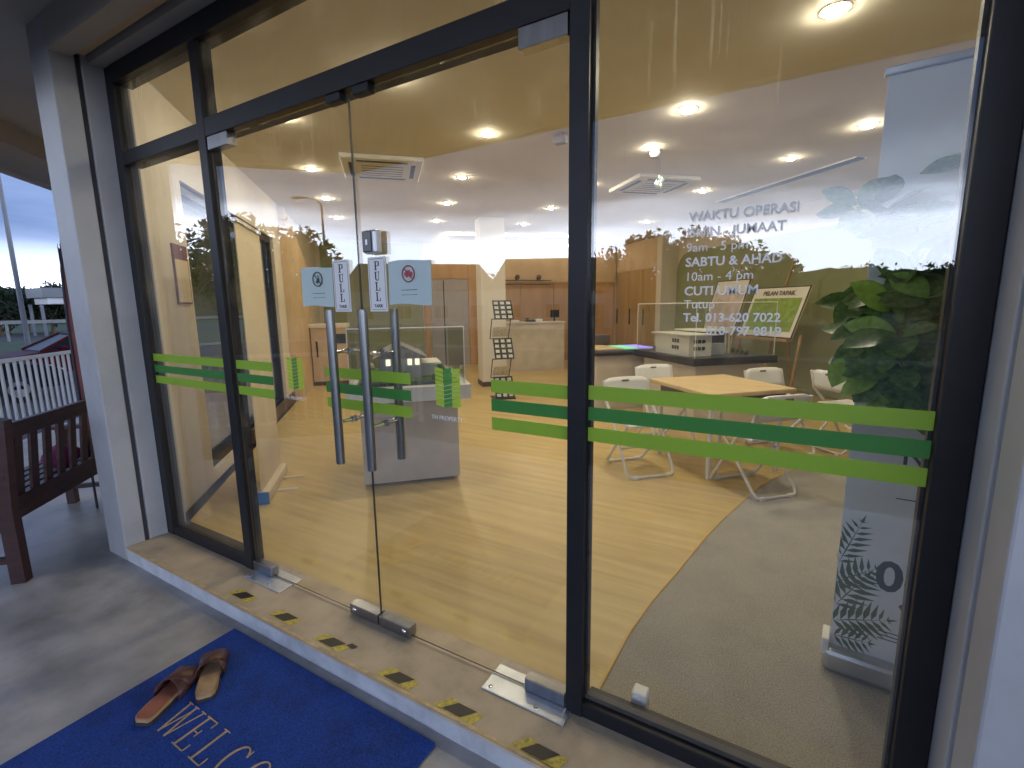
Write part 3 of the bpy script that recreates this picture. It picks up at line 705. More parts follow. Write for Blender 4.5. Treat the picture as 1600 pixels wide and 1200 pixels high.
# local x runs along the bench (away from the shop corner), y points to the street... rotated 135 deg
Lb = 1.30
for x in (0.0, Lb):
    MB().tube([(x, 0, 0), (x, -0.005, 0.45), (x, -0.03, 0.985)], 0.001, 4).build('leg', 'bench_wood', bn) if False else None
    b_ = MB(); b_.add([(x-0.03, -0.035, 0), (x+0.03, -0.035, 0), (x+0.03, 0.035, 0), (x-0.03, 0.035, 0), (x-0.03, -0.035, 0.45), (x+0.03, -0.035, 0.45), (x+0.03, 0.035, 0.45), (x-0.03, 0.035, 0.45), (x-0.03, -0.075, 0.955), (x+0.03, -0.075, 0.955), (x+0.03, -0.015, 0.97), (x-0.03, -0.015, 0.97)],
        [(3, 2, 1, 0), (0, 1, 5, 4), (1, 2, 6, 5), (2, 3, 7, 6), (3, 0, 4, 7), (4, 5, 9, 8), (5, 6, 10, 9), (6, 7, 11, 10), (7, 4, 8, 11), (8, 9, 10, 11)])
    b_.build('back_post', 'bench_wood', bn)
    MB().box((x-0.03, 0.40, 0), (x+0.03, 0.46, 0.62), bev=0.004).build('front_leg', 'bench_wood', bn)
    MB().box((x-0.035, -0.03, 0.62), (x+0.035, 0.50, 0.65), bev=0.006).build('armrest', 'bench_wood', bn)
    MB().box((x-0.02, 0.03, 0.31), (x+0.02, 0.40, 0.38)).build('side_rail', 'bench_wood', bn)
    MB().box((x-0.018, 0.03, 0.12), (x+0.018, 0.40, 0.155)).build('stretcher', 'bench_wood', bn)
MB().box((0.03, -0.062, 0.84), (Lb-0.03, -0.022, 0.93), bev=0.005).build('top_rail', 'bench_wood', bn)
MB().box((0.03, -0.03, 0.37), (Lb-0.03, 0.012, 0.50), bev=0.005).build('lower_rail', 'bench_wood', bn)
MB().box((0.03, 0.415, 0.33), (Lb-0.03, 0.445, 0.40)).build('front_rail', 'bench_wood', bn)
nsl = 10
for k in range(nsl):
    x = 0.03+(Lb-0.06)*(k+0.5)/nsl
    b_ = MB().add([(x-0.03, -0.012-0.004, 0.495), (x+0.03, -0.016, 0.495), (x+0.03, 0.0, 0.495), (x-0.03, 0.0, 0.495), (x-0.03, -0.052, 0.845), (x+0.03, -0.052, 0.845), (x+0.03, -0.036, 0.845), (x-0.03, -0.036, 0.845)],
        [(3, 2, 1, 0), (4, 5, 6, 7), (0, 1, 5, 4), (1, 2, 6, 5), (2, 3, 7, 6), (3, 0, 4, 7)])
    b_.build('back_slat', 'bench_wood', bn)
for k in range(6):
    y = 0.045+k*0.078
    MB().box((-0.02, y, 0.405), (Lb+0.02, y+0.058, 0.425), bev=0.004).build('seat_slat', 'bench_wood', bn)
# cloth bag lying on the bench seat
bag = MB(); vs = []; fs = []
for j in range(9):
    for i in range(12):
        a = 2*math.pi*i/12; ph = math.pi*(j+0.02)/8.03-math.pi/2
        r = math.cos(ph)
        vs.append((0.85+0.15*r*math.cos(a)*(1+0.08*math.sin(3*a+j)), 0.20+0.10*r*math.sin(a), 0.426+0.085+0.085*math.sin(ph)*(1+0.12*math.sin(2*a)) if j > 0 else 0.426))
for j in range(8):
    for i in range(12): fs.append((j*12+i, j*12+(i+1) % 12, (j+1)*12+(i+1) % 12, (j+1)*12+i))
mxf = at(-3.76, -0.64, GZ) @ Matrix.Rotation(rad(135), 4, 'Z')
tag(MB(mxf).add(vs, fs, True).build('cloth_bag', 'magenta_cloth'), 'magenta cloth bag lying on the bench seat', 'bag')

# porch railing along the 45 degree edge
rl = thing('porch_railing', 'white metal porch railing with upright bars', 'railing', W(-5.45, 6.5, GZ))
MB(ROT45).box((-5.475, 0.6, 0.86), (-5.425, 9.2, 0.905), bev=0.006).build('top_rail', 'rail_white', rl)
MB(ROT45).box((-5.47, 0.6, 0.0), (-5.43, 9.2, 0.04), bev=0.004).build('bottom_rail', 'rail_white', rl)
bal = MB().box((-0.0125, -0.0125, 0.0405), (0.0125, 0.0125, 0.8595)).mesh('baluster'); bal.materials.append(M['rail_white'])
t = 0.7
while t < 9.1:
    share('baluster', bal, Matrix.Translation(W(-5.45, t)) @ ROT45, rl); t += 0.115
for t in (0.62, 4.2, 9.18):
    MB(ROT45).box((-5.48, t-0.03, GZ), (-5.42, t+0.03, 0.96), bev=0.004).build('post', 'rail_white', rl)
# feather flag behind the column
ff = thing('feather_flag', 'dark edged feather flag standing by the outer wall just behind the column', 'flag', (-4.66, 0.02, GZ))
pts = [Vector((-4.66, 0.02, GZ)), Vector((-4.66, 0.02, 0.8)), Vector((-4.665, 0.025, 1.4)), Vector((-4.67, 0.04, 1.75)), Vector((-4.68, 0.07, 1.98))]
MB().tube(pts, 0.009, 6).build('pole', 'flag_dark', ff)
vs = []; fs = []
for k in range(11):
    u = k/10; z = 0.35+1.6*u; w_ = 0.22*math.sqrt(max(0.0, 1-u**3))
    o_ = 0.045*max(0, u-0.6)
    vs += [(-4.662-0.02*max(0, u-.6), 0.024+o_, z), (-4.70, 0.03+o_+w_, z-0.02)]
for k in range(10): fs.append((2*k, 2*k+1, 2*k+3, 2*k+2))
fo = MB().add(vs, fs, True).build('sail', 'flag_red', ff); fo.modifiers.new('thick', 'SOLIDIFY').thickness = 0.003

# ================================================================== OUTSIDE: cars, lamps, trees, houses
def dirpos(az, dist):       # azimuth seen from the door, measured from -y towards -x
    return Vector((-math.sin(rad(az))*dist, -math.cos(rad(az))*dist, 0))
def car(name, loc, rotz, paint, label):
    c = thing(name, label, 'car', (loc[0], loc[1], LOT+0.004), rotz, 'cars parked beyond the railing', world_parts=False)
    hw = 0.86
    side = [(-2.15, 0.35), (-2.18, 0.62), (-2.05, 0.86), (-1.55, 0.95), (-0.85, 1.0), (0.95, 0.98), (1.75, 0.84), (2.12, 0.70), (2.18, 0.42), (2.10, 0.30), (-2.05, 0.28)]
    b_ = MB(); rows = [(-hw, 0.93, 0.0), (-hw*0.98, 1.0, 0.0), (hw*0.98, 1.0, 0), (hw, 0.93, 0)]
    n_ = len(side); vs = []
    for y, s_, _ in ((-hw, 0.96, 0), (-hw*0.93, 1.0, 0), (hw*0.93, 1.0, 0), (hw, 0.96, 0)):
        for x, z in side: vs.append((x*(0.985 if s_ < 1 else 1.0), y, 0.6+(z-0.6)*s_))
    fs = [tuple(range(n_)), tuple(range(4*n_-1, 3*n_-1, -1))]
    for r in range(3):
        for i in range(n_): fs.append((r*n_+i, (r+1)*n_+i, (r+1)*n_+(i+1) % n_, r*n_+(i+1) % n_))
    b_.add(vs, fs); b_.build('body', paint, c)
    cab = [(-1.60, 0.95), (-0.95, 1.38), (-0.3, 1.46), (0.35, 1.40), (1.15, 0.97)]
    vs = []
    for y, zz in ((-hw*0.92, 0), (-hw*0.70, 1), (hw*0.70, 1), (hw*0.92, 0)):
        for x, z in cab: vs.append((x, y, z if zz else (z if z < 1 else z-0.0)))
    n_ = len(cab)
    k_ = MB()
    lo = [(x, y, 0.96) for y in (-hw*0.92, hw*0.92) for x in (-1.62, 1.18)]
    top = [(-0.92, -0.56, 1.40), (0.32, -0.56, 1.41), (0.32, 0.56, 1.41), (-0.92, 0.56, 1.40)]
    k_.add([(-1.62, -0.79, 0.955), (1.18, -0.79, 0.955), (1.18, 0.79, 0.955), (-1.62, 0.79, 0.955)]+top, [(0, 1, 5, 4), (1, 2, 6, 5), (2, 3, 7, 6), (3, 0, 4, 7)])
    k_.build('windows', 'car_glass', c)
    MB().add([(-0.98, -0.59, 1.395), (0.38, -0.59, 1.405), (0.38, 0.59, 1.405), (-0.98, 0.59, 1.395), (-0.75, -0.48, 1.455), (0.12, -0.48, 1.46), (0.12, 0.48, 1.46), (-0.75, 0.48, 1.455)],
             [(3, 2, 1, 0), (4, 5, 6, 7), (0, 1, 5, 4), (1, 2, 6, 5), (2, 3, 7, 6), (3, 0, 4, 7)]).build('roof', paint, c)
    for s_ in (-1, 1):
        for (x0, x1) in ((1.2, 0.33), (-1.64, -0.95)):
            MB().tube([(x0, s_*0.79, 0.95), (x1, s_*0.575, 1.41)], 0.035, 6).build('pillar', paint, c)
        MB().tube([(-0.25, s_*0.80, 0.95), (-0.28, s_*0.58, 1.41)], 0.03, 6).build('pillar', paint, c)
        MB().box((1.98, s_*0.62-0.17, 0.60), (2.16, s_*0.62+0.17, 0.72), bev=0.03).build('headlight', 'headlight', c)
        MB().box((0.62, s_*0.88-0.06, 0.98), (0.78, s_*0.88+0.06, 1.08), bev=0.03).build('wing_mirror', paint, c)
        for x in (-1.32, 1.32):
            w = MB(); xf = at(x, s_*0.78, 0.31) @ Matrix.Rotation(rad(90), 4, 'X')
            w.lathe([(0.19, -0.10), (0.29, -0.10), (0.315, -0.07), (0.315, 0.07), (0.29, 0.10), (0.19, 0.10)], n=20, xf=xf)
            wh = w.build('wheel', 'tyre', c)
            MB().lathe([(0.0001, 0.07), (0.10, 0.08), (0.19, 0.085)], n=14, xf=xf).build('rim', 'rim', wh)
            MB().lathe([(0.19, -0.085), (0.10, -0.08), (0.0001, -0.07)], n=14, xf=xf).build('rim', 'rim', wh)
    MB().box((-2.2, -0.80, 0.30), (2.2, 0.80, 0.38)).build('sill', 'device_black', c)
    return c
car('parked_car', (-19.4, 4.75), rad(-90), 'car_red', 'dark red car parked beyond the white railing')
car('parked_car', (-16.2, 0.95), rad(84), 'car_dark', 'black car parked beyond the white railing')
def lamp(name, p, h, arm, label, adir):
    o = thing(name, label, 'street lamp', (p.x, p.y, LOT), group='street lamps')
    pts = [Vector((p.x, p.y, LOT)), Vector((p.x, p.y, LOT+h*0.5)), Vector((p.x, p.y, h*0.93))]
    ad = Vector((math.cos(adir), math.sin(adir), 0))
    for k in range(1, 6):
        a = k/5*math.pi/2.2; pts.append(Vector((p.x, p.y, h*0.93))+ad*arm*(1-math.cos(a))+Vector((0, 0, h*0.07*math.sin(a))))
    MB().tube(pts, [0.10, 0.085, 0.06]+[0.045]*5, 8).build('pole', 'lamp_grey', o)
    e = pts[-1]
    MB().box((-0.05, -0.14, -0.05), (0.65, 0.14, 0.05), xf=Matrix.Translation(e) @ Matrix.Rotation(adir, 4, 'Z'), bev=0.04).build('lamp_head', 'lamp_grey', o)
    MB().lathe([(0.22, 0), (0.22, 0.5), (0.12, 0.55)], (p.x, p.y, LOT), 10).build('base', 'lamp_grey', o)
    return o
lamp('street_lamp', Vector((-29.1, 5.97, 0)), 10.5, 1.4, 'tall grey street lamp standing behind the parked cars', rad(-60))
pL = dirpos(53.2, 30)
lamp('street_lamp', Vector((pL.x-0.0, pL.y, 0)), 7.9, 1.4, 'curved street lamp mirrored in the glass door', rad(160))
pL = Vector((-46, 14.4, 0)); lamp('street_lamp', pL, 5.2, 0.9, 'distant street lamp beside the grey hut roof', rad(90))

def crown_mesh(name, rx, rz, nl, seed, leaf, m, gap=0.35):
    r_ = random.Random(seed); vs = []; fs = []
    blobs = []
    for k in range(11):
        a = r_.uniform(0, 6.283); q = r_.uniform(0.15, 0.75); zz = r_.uniform(-0.55, 0.75)
        rr = (1-zz*zz*0.8)
        blobs.append((Vector((rx*q*rr*math.cos(a), rx*q*rr*math.sin(a), rz*zz)), r_.uniform(0.28, 0.5)*rx))
    for k in range(nl):
        b, br = r_.choice(blobs)
        d = Vector((r_.gauss(0, 1), r_.gauss(0, 1), r_.gauss(0, 0.8))).normalized()*br*(r_.random()**0.4)
        p = b+d
        s_ = leaf*r_.uniform(0.6, 1.3)
        u = Vector((r_.gauss(0, 1), r_.gauss(0, 1), r_.gauss(0, 1))).normalized(); w = u.cross(Vector((r_.gauss(0, 1), r_.gauss(0, 1), r_.gauss(0, 1)))).normalized()
        o_ = len(vs)
        vs += [tuple(p-u*s_), tuple(p+w*s_*0.45), tuple(p+u*s_), tuple(p-w*s_*0.45)]
        fs.append((o_, o_+1, o_+2, o_+3))
    me = bpy.data.meshes.new(name); me.from_pydata(vs, [], fs); me.materials.append(M[m]); return me
CR = [crown_mesh('crown', 2.6, 1.9, 2600, 1, 0.20, 'crown_dark'), crown_mesh('crown', 3.0, 1.6, 2600, 2, 0.20, 'crown_mid'), crown_mesh('crown', 2.2, 2.2, 2400, 3, 0.18, 'crown_dark')]
def tree(p, h, k, sc_, label, group):
    o = thing('tree', label, 'tree', (p.x, p.y, LOT), group=group)
    r_ = random.Random(int(p.x*31+p.y*17))
    tr = MB(); base = Vector((p.x, p.y, LOT)); top = base+Vector((r_.uniform(-.3, .3), r_.uniform(-.3, .3), h*0.75))
    tr.tube([base, base.lerp(top, 0.5)+Vector((0.08, 0.05, 0)), top], [0.14*sc_, 0.10*sc_, 0.03*sc_], 7)
    for q in range(5):
        a = r_.uniform(0, 6.28); s0 = base.lerp(top, r_.uniform(0.45, 0.8))
        tr.tube([s0, s0+Vector((math.cos(a), math.sin(a), 0.7))*0.8*sc_, s0+Vector((math.cos(a)*1.6, math.sin(a)*1.6, 1.5))*sc_], [0.06*sc_, 0.04*sc_, 0.012], 5)
    tr.build('trunk', 'trunk_brown', o)
    xf = Matrix.Translation((p.x, p.y, h-1.55*sc_)) @ Matrix.Rotation(r_.uniform(0, 6), 4, 'Z') @ Matrix.Diagonal((sc_, sc_, sc_, 1))
    share('crown', CR[k], xf, o)
    return o
# trees mirrored in the glass: (azimuth, distance, top height)
GT = 'trees across the road'
for i, (az, ds, h, k, s_) in enumerate([(63.5, 22, 4.7, 0, 0.8), (59.5, 23, 5.0, 1, 0.85), (55.8, 24, 4.3, 2, 0.75), (70, 21, 4.4, 1, 0.8), (76, 24, 3.6, 2, .8),
        (19.0, 26, 4.2, 1, 0.7), (15.0, 25, 4.7, 0, 0.8), (10.5, 25, 4.8, 1, 0.85), (6.2, 26, 4.4, 2, 0.75), (2.6, 27, 3.6, 0, 0.7)]):
    tree(dirpos(az, ds), h, k, s_, 'leafy tree across the road, its outline mirrored in the glass', GT)
for i in range(16):
    az = 1.0-i*2.6; ds = 44+rnd.uniform(-4, 4)
    tree(dirpos(az, ds), 3.5+rnd.uniform(-0.5, 0.5), i % 3, 1.0, 'low tree in the row across the road mirrored beside the plant', 'row of low trees across the road')
for i in range(14):      # row seen directly at the left
    y = 11+i*1.15; x = -66+rnd.uniform(-4, 4)
    tree(Vector((x, y, 0)), 3.5+rnd.uniform(-0.5, 0.6), i % 3, 1.0, 'dark tree in the far row beyond the car park', 'row of trees beyond the car park')
for i in range(14):
    tree(dirpos(20+i*3.0, 62+rnd.uniform(-3, 3)), 5.0+rnd.uniform(-0.5, 0.6), i % 3, 1.25, 'dark tree standing behind the houses across the road', 'trees behind the houses')
def house(name, az, ds, w, dpt, eave, ridge, label):
    p = dirpos(az, ds); rz = rad(-az)
    o = thing(name, label, 'house', (p.x, p.y, LOT), rz, world_parts=False)
    H = eave-LOT; RZ_ = ridge-LOT
    MB().box((-w/2, -dpt/2, 0), (w/2, dpt/2, H)).build('wall', 'house_wall', o)
    e = 0.5
    MB().add([(-w/2-e, -dpt/2-e, H), (w/2+e, -dpt/2-e, H), (w/2+e, dpt/2+e, H), (-w/2-e, dpt/2+e, H), (-w/2+dpt*0.12, 0, RZ_), (w/2-dpt*0.12, 0, RZ_)],
             [(3, 2, 1, 0), (0, 1, 5, 4), (1, 2, 5), (2, 3, 4, 5), (3, 0, 4)]).build('roof', 'house_roof', o)
    nwin = int(w/3)
    for k in range(nwin):
        x = -w/2+w*(k+0.5)/nwin
        wn = MB().box((x-0.7, dpt/2-0.02, 1.0), (x+0.7, dpt/2+0.06, 2.3)).build('window', 'rail_white', o)
        MB().box((x-0.62, dpt/2+0.06, 1.08), (x-0.03, dpt/2+0.075, 2.22)).build('pane', 'house_window', wn)
        MB().box((x+0.03, dpt/2+0.06, 1.08), (x+0.62, dpt/2+0.075, 2.22)).build('pane', 'house_window', wn)
    MB().box((w/2-1.6, dpt/2-0.02, 0), (w/2-0.7, dpt/2+0.05, 2.1)).build('door', 'skirting_dark', o)
    return o
house('house', 42.0, 46, 13.0, 7, 2.9, 5.55, 'long low house with a dark hipped roof, mirrored above the door handles')
house('house', 26.2, 45, 10.5, 7, 3.0, 5.9, 'low house with a dark hipped roof, mirrored beside the black mullion')
for i in range(9):      # seen through the side window
    p_ = W(-8.3+rnd.uniform(-0.6, 0.6), 17+i*2.6)
    tree(Vector((p_.x, p_.y, 0)), 3.9+rnd.uniform(-0.6, 0.8), i % 3, 0.8, 'dark tree outside the side window of the shop', 'trees outside the side window')
ring = []; nr = 360; vs = []; fs = []
for k in range(nr):
    a = 2*math.pi*k/nr; h_ = 3.6+1.6*noise.noise(Vector((math.cos(a)*9, math.sin(a)*9, 0)))+0.9*noise.noise(Vector((math.cos(a)*45, math.sin(a)*45, 3)))
    h_ += 4.6*max(0.0, min(1.0, (0.35-math.sin(a)-0.4*math.cos(a))*1.2))
    for r_, z_ in ((122, LOT), (124, h_*0.6), (127, h_), (132, h_*0.9), (140, LOT)): vs.append((r_*math.cos(a), r_*math.sin(a), z_))
for k in range(nr):
    for j in range(4): a = k*5+j; b = ((k+1) % nr)*5+j; fs.append((a, b, b+1, a+1))
fw = MB().add(vs, fs).build('far_woods', 'crown_dark'); fw['kind'] = 'stuff'; fw['label'] = 'dark line of far woods along the horizon'; fw['category'] = 'woods'
hut = thing('roadside_shelter', 'open roadside shelter with a flat grey roof beyond the car park', 'shelter', (-58, 18.0, LOT))
MB().box((-60, 14.2, 2.75), (-56, 21, 3.6)).build('roof', 'lamp_grey', hut)
MB().box((-59.6, 14.6, 2.2), (-56.4, 20.6, 2.75)).build('wall', 'rail_white', hut)
for y in (14.2, 20.4):
    for x in (-59.4, -56.6): MB().box((x-0.1, y-0.1, LOT), (x+0.1, y+0.1, 2.2)).build('post', 'lamp_grey', hut)
gr = thing('guard_rail', 'pale guard rail along the far road beyond the car park', 'guard rail', (-49, 30, LOT))
MB().box((-49.1, -20, 0.66), (-49.0, 80, 0.92)).build('beam', 'kerb', gr)
for k in range(24): MB().box((-49.2, -18+k*4.0, LOT), (-49.1, -17.85+k*4.0, 0.9)).build('post', 'kerb', gr)

# ================================================================== INTERIOR THINGS
# ceiling lights
def downlight(s, t, r, big, i):
    o = thing('downlight', 'large round recessed downlight in the front row of the ceiling' if big else 'small round recessed downlight in the shop ceiling', 'downlight', W(s, t, 2.99), group='large front downlights' if big else 'small ceiling downlights', world_parts=False)
    return o
lampB = None
big_me = (MB().lathe([(0.0625, 0.006), (0.078, 0.005), (0.082, 0.0096)], n=24).mesh('trim'), MB().lathe([(0.0001, -0.016), (0.028, -0.014), (0.048, -0.008), (0.062, 0.005)][::-1], n=24).mesh('bulb'))
sml_me = (MB().lathe([(0.0425, 0.006), (0.053, 0.005), (0.056, 0.0096)], n=20).mesh('trim'), MB().lathe([(0.0001, -0.011), (0.018, -0.010), (0.032, -0.006), (0.042, 0.005)][::-1], n=20).mesh('bulb'))
for me in (big_me, sml_me): me[0].materials.append(M['lamp_trim'])
big_me[1].materials.append(M['lamp_glow_big']); sml_me[1].materials.append(M['lamp_glow'])
spots = [(-0.86, 2.6, 1), (1.46, 2.64, 1), (3.25, 2.58, 1), (1.44, 1.31, 1)]
for s in (-1.70, 0.0):
    for t in (3.53, 5.02, 6.51, 8.02): spots.append((s, t, 0))
spots += [(1.67, 3.54, 0), (1.67, 5.03, 0), (1.67, 6.55, 0), (1.67, 8.06, 0), (3.37, 3.54, 0), (3.37, 5.04, 0), (3.9, 7.4, 0), (-1.7, 1.6, 0)]
for i, (s, t, big) in enumerate(spots):
    o = downlight(s, t, 0, big, i)
    for nm, me in zip(('trim', 'bulb'), big_me if big else sml_me):
        c = bpy.data.objects.new(nm, me); COL.objects.link(c); c.parent = o
# LED outline over the reception
led = thing('led_outline', 'thin glowing LED outline on the ceiling above reception', 'LED light', W(2.2, 10.2, 2.97))
lp = [(0.34, 9.36), (3.95, 9.30), (4.5, 10.75), (0.36, 10.75)]
for k in range(4):
    a, b = W(*lp[k], 2.965), W(*lp[(k+1) % 4], 2.965)
    MB().tube([a, b], 0.013, 6).build('light_bar', 'led_glow', led)
# ceiling cassettes
def cassette(s, t, label):
    o = thing('air_conditioner', label, 'air conditioner', W(s, t, 2.95), rad(45), 'ceiling cassette air conditioners', world_parts=False)
    MB().box((-0.42, -0.42, 0.0), (0.42, 0.42, 0.049), bev=0.012).build('panel', 'plastic_white', o)
    MB().box((-0.24, -0.24, -0.006), (0.24, 0.24, 0.0), bev=0.002).build('grille', 'plastic_white', o)
    for k in range(4):
        MB(Matrix.Rotation(rad(90*k), 4, 'Z')).box((-0.26, 0.30, -0.003), (0.26, 0.345, 0.0)).build('louvre', 'vent_dark', o)
    for k in range(5):
        MB().box((-0.22, -0.19+k*0.09, -0.0085), (0.22, -0.175+k*0.09, -0.006)).build('grille_bar', 'vent_dark', o)
cassette(-0.93, 4.75, 'square ceiling air conditioner above the house model near the doors')
cassette(2.45, 4.8, 'square ceiling air conditioner above the meeting table')
sd_ = thing('slot_diffuser', 'long dark linear air slot in the ceiling', 'air vent', W(4.1, 4.4, 2.99))
MB(ROT45).box((4.04, 3.35, 2.985), (4.16, 5.6, 2.9995)).build('slot', 'vent_dark', sd_)
MB(ROT45).box((4.02, 3.33, 2.990), (4.04, 5.62, 2.9995)).build('edge', 'lamp_trim', sd_)
MB(ROT45).box((4.16, 3.33, 2.990), (4.18, 5.62, 2.9995)).build('edge', 'lamp_trim', sd_)
c = W(1.77, 3.62)
dc = thing('dome_camera', 'small grey dome camera on the ceiling above the meeting table', 'camera', (c.x, c.y, 2.9))
MB().lathe([(0.06, 0.1), (0.06, 0.06), (0.045, 0.03), (0.0001, 0.02)], (c.x, c.y, 2.9), 16).build('dome', 'door_grey', dc)
c = W(0.65, 3.38)
bx_ = thing('ceiling_camera', 'small grey box camera on the ceiling by the black mullion', 'camera', (c.x, c.y, 2.9))
MB().box((c.x-0.06, c.y-0.04, 2.91), (c.x+0.06, c.y+0.04, 2.97), bev=0.01).build('body', 'door_grey', bx_)
MB().tube([(c.x, c.y, 2.97), (c.x, c.y, 3.0)], 0.02, 8).build('mount', 'door_grey', bx_)
c = W(1.75, 3.5)
pn = thing('crystal_pendant', 'small crystal pendant hanging under the dome camera', 'pendant', (c.x, c.y, 2.62))
MB().tube([(c.x, c.y, 2.92), (c.x, c.y, 2.74)], 0.003, 5).build('cord', 'wire_black', pn)
for k in range(7):
    a = k*0.9; MB().lathe([(0.0001, -0.03), (0.018, 0.0), (0.0001, 0.035)], (c.x+0.035*math.cos(a)*(k > 0), c.y+0.035*math.sin(a)*(k > 0), 2.70-0.013*k), 6, False).build('crystal', 'crystal', pn)

# reception
rc = thing('reception_desk', 'stone fronted reception desk with papers on its counter', 'reception desk', W(2.2, 9.5, 0))
MB(ROT45).box((1.35, 9.25, 0.0), (2.95, 9.33, 1.06)).build('front_panel', 'stone_front', rc)
MB(ROT45).box((1.33, 9.22, 1.06), (2.97, 9.75, 1.10), bev=0.006).build('counter_top', 'stone_front', rc)
MB(ROT45).box((2.87, 9.33, 0.0), (2.95, 9.95, 1.06)).build('side_panel', 'skirting_dark', rc)
MB(ROT45).box((1.35, 9.33, 0.0), (1.43, 9.95, 1.06)).build('side_panel', 'stone_front', rc)
def small_box(name, s0, s1, t0, t1, z0, z1, m, label, cat):
    tag(MB(ROT45).box((s0, t0, z0), (s1, t1, z1), bev=0.006).build(name, m), label, cat)
small_box('card_holder', 1.75, 1.93, 9.4, 9.5, 1.101, 1.14, 'paper_white', 'white paper stack on the reception counter', 'papers')
mon = thing('desk_phone', 'black and white desk phone on the reception counter', 'phone', W(2.2, 9.45, 1.101))
MB(ROT45).box((2.1, 9.38, 1.101), (2.3, 9.56, 1.15), bev=0.01).build('base', 'device_black', mon)
MB(ROT45).box((2.1, 9.40, 1.15), (2.16, 9.55, 1.19), bev=0.015).build('handset', 'device_black', mon)
small_box('paper_stack', 2.32, 2.48, 9.4, 9.55, 1.101, 1.16, 'paper_white', 'small white box beside the desk phone', 'box')
scn = thing('computer_monitor', 'black computer monitor at the right end of the reception desk', 'monitor', W(2.85, 9.55, 1.101))
MB(ROT45).box((2.72, 9.53, 1.18), (2.93, 9.56, 1.36), bev=0.006).build('screen', 'device_black', scn)
MB(ROT45).box((2.80, 9.54, 1.101), (2.84, 9.57, 1.2)).build('stand', 'device_black', scn)
rr = thing('spot_rail', 'thin dark rail with two round black spotlights behind reception', 'spotlight', W(2.6, 10.85, 2.1))
MB(ROT45).tube([(1.6, 10.86, 2.10), (3.2, 10.86, 2.10), (3.2, 10.86, 2.0), (1.6, 10.86, 2.0)], 0.012, 6).build('rail', 'skirting_dark', rr)
for s in (2.27, 2.84):
    MB(ROT45).lathe([(0.0001, 0.0), (0.05, 0.0), (0.06, 0.05), (0.06, 0.09), (0.0001, 0.1)], n=14, xf=at(s, 10.83, 2.15) @ Matrix.Rotation(rad(70), 4, 'X')).build('spot_head', 'skirting_dark', rr)
# brochure stand (zig-zag)
bs_ = thing('brochure_stand', 'zigzag black wire brochure stand in front of the white column', 'brochure stand', W(0.77, 6.3, 0))
bz = [0.02, 0.33, 0.64, 0.95, 1.26, 1.54]
for k in range(5):
    z0, z1 = bz[k], bz[k+1]; off = 0.06 if k % 2 == 0 else -0.06
    t0, t1 = (6.22, 6.38) if k % 2 == 0 else (6.38, 6.22)
    a, b = 0.62+off*0.4, 0.92+off*0.4
    fr_ = MB(ROT45).tube([(a, t0, z0), (b, t0, z0), (b, t1, z1), (a, t1, z1)], 0.010, 6, closed=True).build('tray_frame', 'wire_black', bs_)
    P_ = [Vector((a, t0, z0)), Vector((b, t0, z0)), Vector((a, t1, z1))]
    if k % 2 == 0:
        bk = MB(ROT45).add([(a, t0+0.012, z0), (b, t0+0.012, z0), (b, t1+0.012, z1), (a, t1+0.012, z1)], [(0, 1, 2, 3)]).build('tray_back', 'wire_black', bs_)
        for r in range(4):
            for q in range(3):
                u0, u1 = (q+0.18)/3, (q+0.82)/3; v0_, v1_ = (r+0.2)/4, (r+0.8)/4
                def pt(u, v): return (a+(b-a)*u, t0+(t1-t0)*v-0.004, z0+(z1-z0)*v)
                MB(ROT45).add([pt(u0, v0_), pt(u1, v0_), pt(u1, v1_), pt(u0, v1_)], [(0, 1, 2, 3)]).build('window_card', 'brochure', bs_)
    else:
        MB(ROT45).add([(a+.02, t0-0.01, z0+0.03), (b-.02, t0-0.01, z0+0.03), (b-.02, t1-0.01, z1-0.12), (a+.02, t1-0.01, z1-0.12)], [(0, 1, 2, 3)]).build('leaflet', 'brochure', bs_)
MB(ROT45).box((0.60, 6.15, 0.0), (0.95, 6.45, 0.02)).build('base', 'wire_black', bs_)
# beige cabinet at the end of the side wall
cbn = thing('low_cabinet', 'beige storage cabinet by the green panel', 'cabinet', W(-2.0, 8.8, 0))
MB(ROT45).box((-2.36, 8.6, 0.08), (-1.72, 9.2, 1.10)).build('body', 'cabinet_beige', cbn)
MB(ROT45).box((-2.38, 8.57, 1.10), (-1.70, 9.22, 1.17), bev=0.004).build('top', 'wall_cream', cbn)
MB(ROT45).box((-2.34, 8.63, 0.0), (-1.74, 9.15, 0.08)).build('plinth', 'skirting_dark', cbn)
MB(ROT45).box((-2.0, 8.585, 0.80), (-1.74, 8.6, 0.98)).build('dark_panel', 'device_black', cbn)
MB(ROT45).box((-2.28, 8.585, 0.55), (-2.25, 8.6, 0.85)).build('handle', 'device_black', cbn)

# house model near the door
m1 = thing('display_plinth', 'grey display plinth with a white slab top near the doors', 'plinth', W(-0.83, 3.3, 0))
MB(ROT45).box((-1.22, 2.88, 0.03), (-0.44, 3.66, 0.70), bev=0.004).build('body', 'pedestal_grey', m1)
MB(ROT45).box((-1.17, 2.93, 0.0), (-0.49, 3.6, 0.03)).build('foot', 'skirting_dark', m1)
MB(ROT45).box((-1.18, 2.84, 0.70), (-0.48, 3.7, 0.735)).build('shadow_gap', 'skirting_dark', m1)
MB(ROT45).box((-1.30, 2.67, 0.735), (-0.36, 3.8, 0.85), bev=0.004).build('top_slab', 'slab_white', m1)
mh = thing('house_model', 'grey roofed model house with a green garden under a clear case', 'scale model', W(-0.83, 3.2, 0.85))
MB(ROT45).box((-1.22, 2.76, 0.851), (-0.44, 3.72, 0.875)).build('base_board', 'slab_black', mh)
MB(ROT45).box((-1.20, 2.78, 0.875), (-0.46, 3.70, 0.882)).build('lawn', 'model_green', mh)
